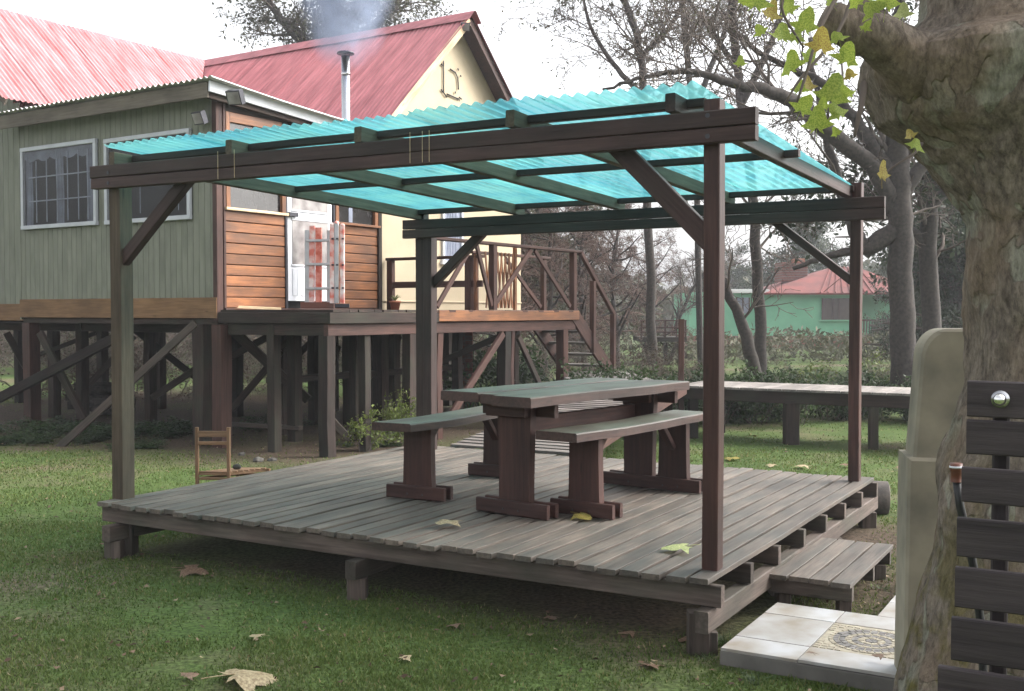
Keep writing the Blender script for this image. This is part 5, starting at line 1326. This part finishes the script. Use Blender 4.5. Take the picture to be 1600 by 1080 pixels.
ORD = ['first', 'second', 'third', 'fourth', 'fifth', 'sixth', 'seventh', 'eighth', 'ninth', 'tenth', 'eleventh', 'twelfth', 'thirteenth', 'fourteenth', 'fifteenth', 'sixteenth', 'seventeenth', 'eighteenth', 'nineteenth', 'twentieth', 'twenty-first', 'twenty-second', 'twenty-third', 'twenty-fourth', 'twenty-fifth', 'twenty-sixth']
# --- large tree trunks right of the pergola with hand-laid limbs
def limb_tree(name, label, limbs, twigs, mat='bark', tw_mat='twig', seed=1, p=None, leaf=None, base=None, dens=.6):
    rs = np.random.RandomState(seed); out0 = []; out1 = []
    for (pts, n_tw) in limbs:
        P = []
        for (px, py, Y, r) in pts: q = at(px, py, Y); P.append((q.x, q.y, max(q.z, -.1), r / F * Y))
        P = np.array(P); m = max(8, len(P) * 4); t = np.linspace(0, len(P) - 1, m); Q = np.stack([np.interp(t, np.arange(len(P)), P[:, k]) for k in range(4)], 1)
        for _ in range(3): Q[1:-1] = (Q[:-2] + Q[1:-1] * 2 + Q[2:]) / 4
        sc = P[0, 3]; Q[1:, :3] += rs.normal(0, sc * .18, (m - 1, 3)) * .6
        out0.append((0, Q[:, :3], Q[:, 3]))
        pp = p or dict(seg=[5, 5, 4, 3], wig=.2, grav=[.03, .02, 0], rmin=.006, kids=[5, 4, 3], ang=(25, 70), lr=(.45, .75))
        pp['from'] = [.1, .1, .1]
        for k in range(int(n_tw * dens)):
            i = rs.randint(m // 4, m - 1); b = Q[i + 1 if i < m - 1 else i, :3] - Q[i - 1, :3]; b /= np.linalg.norm(b) + 1e-9
            a = rs.normal(0, 1, 3); a -= b * a.dot(b); a /= np.linalg.norm(a); d = b * .6 + a * .8 + np.array([0, 0, .25])
            grow(rs, Q[i, :3], d / np.linalg.norm(d), rs.uniform(1.0, 2.4) * twigs, max(.012, Q[i, 3] * .3), 0, 3, out1, pp)
    b0 = out0[0][1][0]
    r = thing(name, label, 'tree', base or (b0[0], b0[1], 0))
    def add(nm, me):
        c = put(D.objects.new(nm, me), Matrix.Identity(4), r)
        if nm != 'trunk': c['kind'] = 'stuff'
    add('trunk', branches_mesh('trunk', out0, mat, (12, 12, 6, 4, 3)))
    if out1: add('crown', branches_mesh('crown', out1, tw_mat, (5, 4, 3, 3, 3)))
    if leaf and out1:
        pos = leafpos(out1, rs, leaf[0], (2, 3), leaf[3] if len(leaf) > 3 else .06); add('foliage', leaves_mesh('foliage', pos, leaf[1], leaf[2], rs, .45, .3))
    return r
limb_tree('bare_tree', 'dark forked tree behind the pergola, its bare limb reaching far left over the teal roof', [
    ([(1412, 600, 17, 21), (1411, 480, 17, 19), (1408, 380, 17, 19), (1403, 300, 17, 19), (1400, 230, 17, 17), (1405, 140, 17, 15), (1400, 60, 17, 9), (1410, -40, 17, 6)], 10),
    ([(1398, 330, 17, 14), (1370, 262, 16.9, 13), (1310, 222, 16.7, 13), (1250, 165, 16.5, 12), (1200, 140, 16.2, 10), (1140, 132, 16, 7), (1090, 112, 15.8, 5), (1050, 112, 15.6, 4), (1000, 122, 15.4, 3), (945, 140, 15.3, 2)], 22),
    ([(1400, 360, 17, 16), (1350, 395, 17, 13), (1330, 350, 17.2, 10), (1300, 250, 17.4, 7), (1280, 160, 17.5, 5), (1265, 60, 17.5, 4)], 8),
    ([(1390, 270, 17, 12), (1340, 190, 17, 9), (1290, 130, 17, 7), (1230, 105, 17, 5), (1180, 80, 17, 4), (1130, 20, 17, 3)], 12),
    ([(1402, 310, 17, 12), (1440, 260, 17, 10), (1480, 220, 17, 8), (1520, 150, 17, 6)], 8),
    ([(1350, 390, 17, 8), (1290, 400, 17, 5), (1240, 420, 17, 3)], 3)], .75, seed=5, leaf=(900, .07, 'olive'))
limb_tree('slender_tree', 'pale slender trunk rising between the two right pergola posts', [
    ([(1190, 590, 22, 9.5), (1187, 480, 22, 9), (1181, 380, 22, 8.5), (1174, 280, 22, 7.5), (1163, 200, 22, 7), (1153, 120, 22, 6.5), (1146, 40, 22, 7), (1142, -60, 22, 5)], 10),
    ([(1160, 160, 22, 6), (1200, 80, 22, 5), (1225, 10, 22, 4), (1240, -60, 22, 3)], 6), ([(1152, 110, 22, 5), (1120, 60, 22, 4), (1075, 0, 22, 3)], 6)], .8, seed=8, leaf=(900, .08, 'olive'))
limb_tree('leaning_tree', 'thin dark trunk leaning left across the green house', [
    ([(1180, 585, 21, 11), (1168, 530, 21, 10), (1150, 480, 21, 8), (1128, 440, 21, 7), (1112, 380, 21, 5), (1105, 300, 21, 4)], 4)], .6, seed=9)
limb_tree('bare_tree', 'bare tree whose dark stem rises behind the middle of the teal roof', [
    ([(1020, 570, 26, 8), (1015, 420, 26, 7), (1010, 260, 26, 6.5), (1006, 130, 26, 6), (998, 60, 26, 6), (975, 0, 26, 5), (950, -60, 26, 4)], 12),
    ([(1010, 155, 26, 5), (965, 110, 26, 4), (930, 60, 26, 3), (915, 20, 26, 2.5), (905, -40, 26, 2)], 7), ([(1000, 90, 26, 4), (1050, 40, 26, 4), (1080, -20, 26, 3)], 9)], .85, seed=12, leaf=(1800, .09, 'olive'), dens=.9)
limb_tree('bare_tree', 'thin bare tree filling the top of the sky left of the plane leaves', [
    ([(1095, 580, 30, 5), (1090, 350, 30, 5), (1085, 180, 30, 4.5), (1070, 60, 30, 5), (1060, -60, 30, 4)], 16), ([(1085, 170, 30, 5), (1130, 60, 30, 4), (1150, -40, 30, 3)], 10)], .9, seed=15, leaf=(1500, .10, 'olive'), dens=.7)
limb_tree('dark_tree', 'straight dark trunk half hidden by the plane tree on the right', [
    ([(1456, 590, 19, 15), (1454, 420, 19, 14), (1450, 300, 19, 13), (1450, 180, 19, 13), (1455, 50, 19, 9)], 10), ([(1446, 330, 19, 12), (1500, 270, 19, 9), (1560, 240, 19, 6)], 8), ([(1446, 380, 19, 9), (1400, 340, 19, 7), (1350, 330, 19, 4)], 6)], .8, seed=17, leaf=(7000, .13, 'evg', .15), dens=1.2)

# trees behind house
limb_tree('tall_tree', 'fine-leaved tree rising behind the red roof and the smoke', [
    ([(520, 420, 33, 26), (520, 200, 33, 24), (520, 60, 33, 20), (530, -60, 33, 14)], 20),
    ([(520, 130, 33, 12), (470, 60, 33, 9), (430, 20, 33, 6), (400, -30, 33, 4)], 20), ([(520, 110, 33, 12), (570, 50, 33, 9), (610, 20, 33, 5), (630, -20, 33, 4)], 20)], .85, seed=21, leaf=(9000, .13, 'olive', .14), dens=1.0)
plant('tree', 'olive_a', 'leafy tree just right of the cream gable', 'tree', xof(800, 30), 30, .72, 1.0)
plant('tree', 'olive_b', 'low tree crown showing over the teal roof near its middle', 'tree', xof(905, 34), 34, .72, 2.0)
# background trees
bt = [('brown_a', 850, 26, .50, 'reddish brown twiggy tree just behind the stair railing'), ('brown_b', 915, 29, .56, 'reddish brown twiggy tree right of the stairs'),
      ('brown_a', 965, 32, .54, 'brown bare tree behind the middle of the rear beam'), ('brown_b', 1015, 36, .50, 'brown bare tree left of the green house'),
      ('brown_c', 880, 38, .66, 'farther brown tree between the stairs and the rear beam'), ('bare_a', 1050, 42, .5, 'thin bare tree beside the green house end wall'),
      ('evergreen_b', 1475, 24, .52, 'dark leafy tree between the forked tree and the plane trunk'), ('brown_a', 790, 24, .42, 'brown tree behind the lattice gate and handrail'),
      ('olive_a', 1110, 62, .62, 'olive tree beyond the white roof of the green house'), ('evergreen_a', 1228, 62, .78, 'dense green tree rising behind the brick chimney'),
      ('evergreen_b', 1150, 66, .62, 'dark tree beyond the pale slender trunk'), ('olive_b', 1290, 66, .55, 'low tree behind the red hipped roof'),
      ('evergreen_a', 1345, 62, .66, 'dark tree behind the right end of the green house'), ('conifer_a', 1500, 24, .62, 'drooping dark conifer beside the plane tree'),
      ('conifer_b', 1455, 30, .66, 'dark conifer behind the forked tree'), ('evergreen_b', 1530, 30, .7, 'dense dark tree above the concrete pillar'), ('evergreen_a', 1600, 26, .8, 'dark tree hidden behind the plane trunk'),
      ('conifer_a', 1405, 44, .55, 'conifer between the forked tree and the green house'), ('brown_c', 760, 34, .5, 'brown tree behind the cream wall corner'), ('olive_a', 700, 40, .5, 'tree behind the cream gable')]
for k, (kd, px, Y, s, lab) in enumerate(bt):
    plant('background_tree' if 'bare' not in kd else 'bare_tree', kd, lab, 'tree', xof(px, Y), Y, s, k * 1.3, sz=s * (.9 + .2 * ((k * 7) % 5) / 5))
# far wood seen as one mass beyond everything
def far_wood():
    rs = np.random.RandomState(44); n = 26000; x = rs.uniform(-75, 75, n); y = 85 + rs.uniform(-6, 12, n)
    top = np.array([4.0 + 1.6 * noise.noise(Vector((a * .12, 0, 0))) + 1.6 * noise.noise(Vector((a * .45, 3, 0))) for a in x]); z = rs.uniform(0, 1, n) ** .8 * top
    o = tag(put(D.objects.new('far_wood', leaves_mesh('far_wood', np.stack([x, y, z], 1), 1.1, 'olive', rs, .6)), Matrix.Identity(4), None), 'hazy far wood along the horizon', 'wood', kind='stuff')
    n = 30000; x = rs.uniform(-34, 22, n); y = 36 + rs.uniform(-2, 5, n) + np.abs(x) * .1
    top = np.array([1.9 + .7 * noise.noise(Vector((a * .25, 0, 7))) + .6 * noise.noise(Vector((a * .8, 3, 7))) for a in x]); top *= np.where(x > 5, .45, 1.15); z = rs.uniform(0, 1, n) * top
    tag(put(D.objects.new('scrub', leaves_mesh('scrub', np.stack([x, y, z], 1), .22, 'olive', rs, .35)), Matrix.Identity(4), None), 'mass of dull brown-green scrub beyond the stilts and lawns', 'scrub', kind='stuff')
far_wood()
# thickets beyond the house
rt = random.Random(11)
for k in range(26):
    Y = rt.uniform(29, 36); px = -40 + k * 30 + rt.uniform(-12, 12)
    plant('thicket', 'thicket_' + 'ab'[k % 2] if k % 3 else 'thicket_g', ORD[k] + ' from the left of the tangled bare thickets seen behind the stilts', 'bush', xof(px, Y), Y, rt.uniform(1.1, 1.5), rt.uniform(0, 6), 'thickets behind the stilts')
for k in range(20):
    Y = rt.uniform(18, 27); px = 790 + k * 37 + rt.uniform(-12, 12)
    plant('thicket', 'thicket_' + 'ab'[k % 2] if k % 3 else 'thicket_g', ORD[k] + ' from the left of the tangled bare bushes beyond the boardwalk', 'bush', xof(px, Y), Y, rt.uniform(.38, .56) if px > 1040 else rt.uniform(.6, .9), rt.uniform(0, 6), 'bare bushes beyond the boardwalk')
for k in range(20):
    Y = rt.uniform(15.8, 17.6); px = 955 + k * 29 + rt.uniform(-12, 12)
    plant('leafy_bush', 'bush_' + 'ab'[k % 2], ORD[k] + ' from the left of the leafy green hedge bushes behind the boardwalk', 'bush', xof(px, Y), Y, rt.uniform(.55, .95), rt.uniform(0, 6), 'hedge behind the boardwalk')
for k, (px, Y, s) in enumerate(((1052, 17.8, 1.25), (1100, 18.2, 1.1), (1075, 16.9, .9), (760, 17.5, 1.2), (840, 17.0, 1.1), (880, 18.5, 1.2), (1150, 18.5, 1.0), (960, 19, 1.2), (1000, 18, 1.1))):
    plant('strappy_plant', 'reed_a', ['tallest strappy clump, just right of the tall boardwalk post', 'strappy clump left of the front reddish post', 'low strappy clump at the end of the boardwalk', 'strappy clump under the lattice gate', 'strappy clump under the stairs', 'strappy clump behind the foot of the stairs', 'strappy clump below the pale slender trunk', 'strappy clump just right of the stairs', 'strappy clump above the far end of the table'][k], 'plant', xof(px, Y), Y, s, k, 'strappy clumps beyond the boardwalk')
for k, (px, Y, s) in enumerate(((25, 21, .8), (110, 22, .75), (160, 20.5, .6), (215, 22.5, .8), (270, 21.5, .7), (395, 23, .55), (455, 22, .6), (530, 22.5, .75), (620, 22, .7), (660, 21, .65))):
    plant('thicket', 'thicket_' + ('g' if k % 2 else 'a'), ORD[k] + ' from the left of the nearer twiggy bushes framed by the stilts', 'bush', xof(px, Y), Y, s * 1.25, k * 1.7, 'nearer twiggy bushes behind the stilts')
plant('leafy_bush', 'yellowbush_a', 'bright yellow-green shrub in front of the red brick base of the green house', 'bush', xof(1255, 19), 19, .9, 1)
plant('leafy_bush', 'yellowbush_b', 'yellow-green shrub right of the back right post', 'bush', xof(1375, 19), 19, .9, 2)
plant('leafy_bush', 'bush_c', 'glossy green bush seen beside the red brick pier', 'bush', xof(760, 18.6), 18.6, 1.3, 2)
plant('leafy_bush', 'yellowbush_c', 'small yellow-green bush at the foot of the stilts left of the bench', 'bush', xof(565, 12.9), 12.9, .62, 2)
for k, (px, Y, s) in enumerate(((215, 14.3, .8), (245, 14.6, .7), (150, 14.8, .6), (90, 15, .7), (20, 14.4, .8), (270, 15, .7), (30, 13.6, .5), (130, 13.9, .45), (225, 13.3, .45), (420, 15.5, .7), (640, 14.5, .5), (600, 13.5, .35), (530, 13.4, .3), (190, 13.2, .35), (60, 14.0, .55))):
    plant('leafy_bush', 'bush_' + 'ab'[k % 2], ['weed clump under the house, beside the long thin brace', 'weed clump under the house right of the front left pergola post', 'weed clump under the left window, left of the front left pergola post', 'weed clump between the two leftmost stilts', 'weed clump at the left edge of the photo under the house', 'weed clump under the house between pergola post and double stilt', 'low weed clump in front of the leftmost stilt', 'low weed clump at the foot of the long thin brace', 'low weed clump just right of the front left pergola post', 'weed clump behind the chair between the stilts', 'weed clump behind the back left pergola post', 'small weed clump at the far deck edge left of the bench', 'small weed clump behind the deck under the veranda corner', 'small weed clump hidden behind the front left pergola post', 'weed clump right of the leftmost stilt'][k], 'bush', xof(px, Y), Y, s, k, 'weeds around the house stilts', sz=s * .3)
for k, (px, Y, s) in enumerate(((634, 13.4, .5), (618, 14.4, .35))):
    plant('climbing_twigs', 'yellowbush_d', ['straggling yellow-leaved shrub beside the pergola back left post', 'smaller yellow-leaved twig bush behind the bench end'][k], 'bush', xof(px, Y), Y, s, k, sz=s * 1.5)
for k, (px, py, s) in enumerate(((1400, 1060, .22), (1360, 1072, .15), (1125, 1010, .18), (1100, 1035, .14), (1180, 1070, .14), (1440, 1075, .2), (1330, 905, .14), (1380, 925, .14))):
    p = on(px, py, 0); plant('grass_tuft', 'reed_b', ['grass tuft at the foot of the concrete pillar', 'grass tuft at the front right corner of the tiled slab', 'grass tuft at the left corner of the tiled slab', 'grass tuft below the left corner of the tiled slab', 'grass tuft along the front edge of the tiled slab', 'grass tuft in the bottom right corner by the pillar', 'grass tuft right of the wooden step, nearer one', 'grass tuft between the wooden step and the path tiles'][k], 'grass', p.x, p.y, s, k, 'grass tufts by the tiled slab')

crown()
# ------------------------------------------------------------------ far structures
YH = 50.0
gh = thing('green_house', 'mint green house with red hipped roof beyond the boardwalk', 'house', (xof(1230, YH), YH + 3, 0))
def fbox(nm, x0, x1, y0, y1, Ya, Yb, mat, par=gh):
    a, b = at(x0, y1, Ya), at(x1, y0, Ya); c = (a + b) / 2
    return beam(nm, Vector((a.x, (Ya + Yb) / 2, c.z)), Vector((b.x, (Ya + Yb) / 2, c.z)), Yb - Ya, b.z - a.z, M[mat], par, c=.01)
fbox('wall', 1195, 1338, 458, 525, YH, YH + 6, 'greenwall'); fbox('wall', 1077, 1194, 457, 525, YH + .2, YH + 5, 'greenwall')
fbox('wall', 1338, 1440, 460, 525, YH + 2.2, YH + 6, 'greenwall')
fbox('base_band', 1077, 1440, 526, 545, YH - .05, YH + 5.8, 'brick')
fbox('porch_post', 1338, 1342, 460, 525, YH, YH + .12, 'white'); fbox('porch_post', 1392, 1396, 460, 525, YH, YH + .12, 'rail')
fbox('porch_rail', 1343, 1392, 499, 502, YH, YH + .08, 'rail')
for k in range(11): fbox('baluster', 1345 + k * 4.3, 1346.6 + k * 4.3, 502, 524, YH, YH + .05, 'rail')
wnd = fbox('window', 1284, 1338, 466, 500, YH - .04, YH - .005, 'shutter')
for x_ in (1284, 1301, 1310, 1336): fbox('frame', x_, x_ + 2, 466, 500, YH - .09, YH - .045, 'rail', wnd)
fbox('sill', 1282, 1339, 500, 502, YH - .14, YH - .005, 'greenwall', wnd)
w3 = fbox('window', 1150, 1172, 465, 490, YH + .15, YH + .19, 'curtain')
for x_ in (1150, 1160, 1170): fbox('frame', x_, x_ + 2, 465, 490, YH + .08, YH + .145, 'rail', w3)
zz = at(1200, 458, YH).z
ex0, ex1 = at(1192, 458, YH).x, at(1445, 458, YH).x
rz_ = at(1300, 418, YH + 3).z
V_ = [Vector((ex0, YH - .4, zz)), Vector((ex1, YH - .4, zz)), Vector((ex1, YH + 6.4, zz)), Vector((ex0, YH + 6.4, zz)), Vector((at(1298, 418, YH + 3).x, YH + 3, rz_)), Vector((at(1340, 420, YH + 3).x, YH + 3, rz_))]
V_ += [v - Z * .08 for v in V_[:4]]
meshobj('roof', V_, [(0, 1, 5, 4), (1, 2, 5), (2, 3, 4, 5), (3, 0, 4), (0, 6, 7, 1), (1, 7, 8, 2), (2, 8, 9, 3), (3, 9, 6, 0)], M['redroof'], gh)
for k in range(22):   # standing seams
    t = (k + .5) / 22; a = V_[0].lerp(V_[1], t) ; b = V_[4].lerp(V_[5], min(1, max(0, (t - .35) / .35)))
    if .34 < t < .72: beam('roof_seam', a + Z * .03, b + Z * .03, .05, .04, M['redroof'], gh)
fbox('lean_roof', 1140, 1202, 452, 458, YH - .1, YH + 3, 'ironW')
chm = fbox('chimney', 1222, 1262, 410, 440, YH + 2, YH + 3.5, 'brick')
for k in range(7): fbox('brick_course', 1221.5, 1262.5, 412 + k * 4, 413 + k * 4, YH + 1.97, YH + 3.52, 'mortar', chm)
fbox('chimney_cap', 1243, 1258, 404, 410, YH + 2.3, YH + 3.1, 'terracotta', chm)
for k in range(12): fbox('pier', 1085 + k * 29, 1097 + k * 29, 531, 560, YH + .3, YH + .8, 'brick')
rs_ = thing('red_shed', 'small red box-like shed roof between the trunks on the right', 'shed', (xof(1454, 34), 34, 0))
fbox('wall', 1445, 1462, 440, 460, 34, 35, 'redroof', rs_); fbox('post', 1447, 1449, 460, 560, 34.1, 34.2, 'rail', rs_); fbox('post', 1458, 1460, 460, 560, 34.1, 34.2, 'rail', rs_); fbox('roof', 1443, 1464, 438, 440, 33.9, 35.1, 'terracotta', rs_)
dk_ = thing('far_dock', 'small railed timber dock on stilts left of the green house', 'dock', (xof(1037, 34), 34, 0))
fbox('platform', 1000, 1073, 527, 534, 34, 36, 'stilt', dk_)
for x_ in (1001, 1022, 1038, 1056, 1070): fbox('rail_post', x_, x_ + 2.5, 501, 527, 34, 34.1, 'rail', dk_)
for y_ in (500, 511, 518): fbox('rail', 1000, 1073, y_, y_ + 2, 33.96, 34.03, 'rail', dk_)
for x_ in (1020, 1038, 1060): fbox('stilt', x_, x_ + 5, 535, 585, 34.1, 34.3, 'stilt', dk_)
for (a, b, c, d) in ((1005, 537, 1022, 575), (1040, 575, 1058, 537), (1060, 537, 1073, 560)): beam('brace', at(a, b, 34.05), at(c, d, 34.05), .06, .12, M['stilt'], dk_)
# brick pier under the house
bpier = thing('brick_pier', 'red brick pier standing under the cream wing', 'pier', (xof(727, 18.2), 18.2, 0))
for j in range(20):
    for i in range(2):
        off = .06 if j % 2 else 0; x0 = xof(727, 18.2) - .13 + i * .13; w2 = .125
        if j % 2: w2 = .125; 
        beam('brick', Vector((x0 + .003, 18.2, .0 + j * .074 + .035)), Vector((x0 + w2, 18.2, j * .074 + .035)), .24 - .02 * ((i + j) % 2), .064, M['brick'], bpier, c=.003)
beam('mortar_core', Vector((xof(727, 18.2), 18.2, -.05)), Vector((xof(727, 18.2), 18.2, 1.48)), .22, .24, M['mortar'], bpier, up=(1, 0, 0))

# ------------------------------------------------------------------ chimney smoke (a volume)
def smoke():
    c = fl + Z * (ztop + 1.05)
    V_, Fc = ico(1, 3)
    m = D.materials.new('smoke_volume'); m.use_nodes = True; t = m.node_tree; t.nodes.clear(); N = t.nodes.new; L = t.links.new
    o = N('ShaderNodeOutputMaterial'); vp_ = N('ShaderNodeVolumePrincipled'); vp_.inputs['Color'].default_value = (.62, .74, 1, 1); vp_.inputs['Anisotropy'].default_value = .2
    tc = N('ShaderNodeTexCoord'); n = N('ShaderNodeTexNoise'); n.inputs['Scale'].default_value = 2.0; n.inputs['Detail'].default_value = 4; L(tc.outputs['Object'], n.inputs['Vector'])
    ln = N('ShaderNodeVectorMath'); ln.operation = 'LENGTH'; mp = N('ShaderNodeMapping'); mp.inputs['Scale'].default_value = (1 / .75, 1 / .6, 1 / 1.35); L(tc.outputs['Object'], mp.inputs['Vector']); L(mp.outputs[0], ln.inputs[0])
    fa = N('ShaderNodeMapRange'); fa.inputs[1].default_value = 1.0; fa.inputs[2].default_value = .2; L(ln.outputs['Value'], fa.inputs[0])
    nr = N('ShaderNodeMapRange'); nr.inputs[1].default_value = .38; nr.inputs[2].default_value = .7; L(n.outputs['Fac'], nr.inputs[0])
    mu = N('ShaderNodeMath'); mu.operation = 'MULTIPLY'; L(fa.outputs[0], mu.inputs[0]); L(nr.outputs[0], mu.inputs[1]); m2 = N('ShaderNodeMath'); m2.operation = 'MULTIPLY'; m2.inputs[1].default_value = 6.0; L(mu.outputs[0], m2.inputs[0])
    L(m2.outputs[0], vp_.inputs['Density']); L(vp_.outputs[0], o.inputs['Volume'])
    V_ = V_ * np.array([.75, .6, 1.35]) + np.array(c)
    tag(meshobj('smoke', V_, Fc, m, org=c), 'thin bluish smoke rising from the steel flue', 'smoke', kind='stuff')
smoke()

# ------------------------------------------------------------------ thin haze volume added to lift the dark tones
def haze():
    m = D.materials.new('haze_volume'); m.use_nodes = True; t = m.node_tree; t.nodes.clear()
    o = t.nodes.new('ShaderNodeOutputMaterial'); v = t.nodes.new('ShaderNodeVolumePrincipled'); v.inputs['Color'].default_value = (.93, .95, 1, 1)
    v.inputs['Density'].default_value = HAZE; v.inputs['Anisotropy'].default_value = .3; t.links.new(v.outputs[0], o.inputs['Volume'])
    x0, x1, y0, y1, z0, z1 = -210, 210, -35, 310, -1.2, 16
    V = [(x, y, z) for z in (z0, z1) for y in (y0, y1) for x in (x0, x1)]
    tag(meshobj('haze', V, [(0, 2, 3, 1), (4, 5, 7, 6), (0, 1, 5, 4), (2, 6, 7, 3), (0, 4, 6, 2), (1, 3, 7, 5)], m), 'thin pale haze added through the yard to lift the darks', 'haze', kind='stuff')
HAZE = .0015
haze()
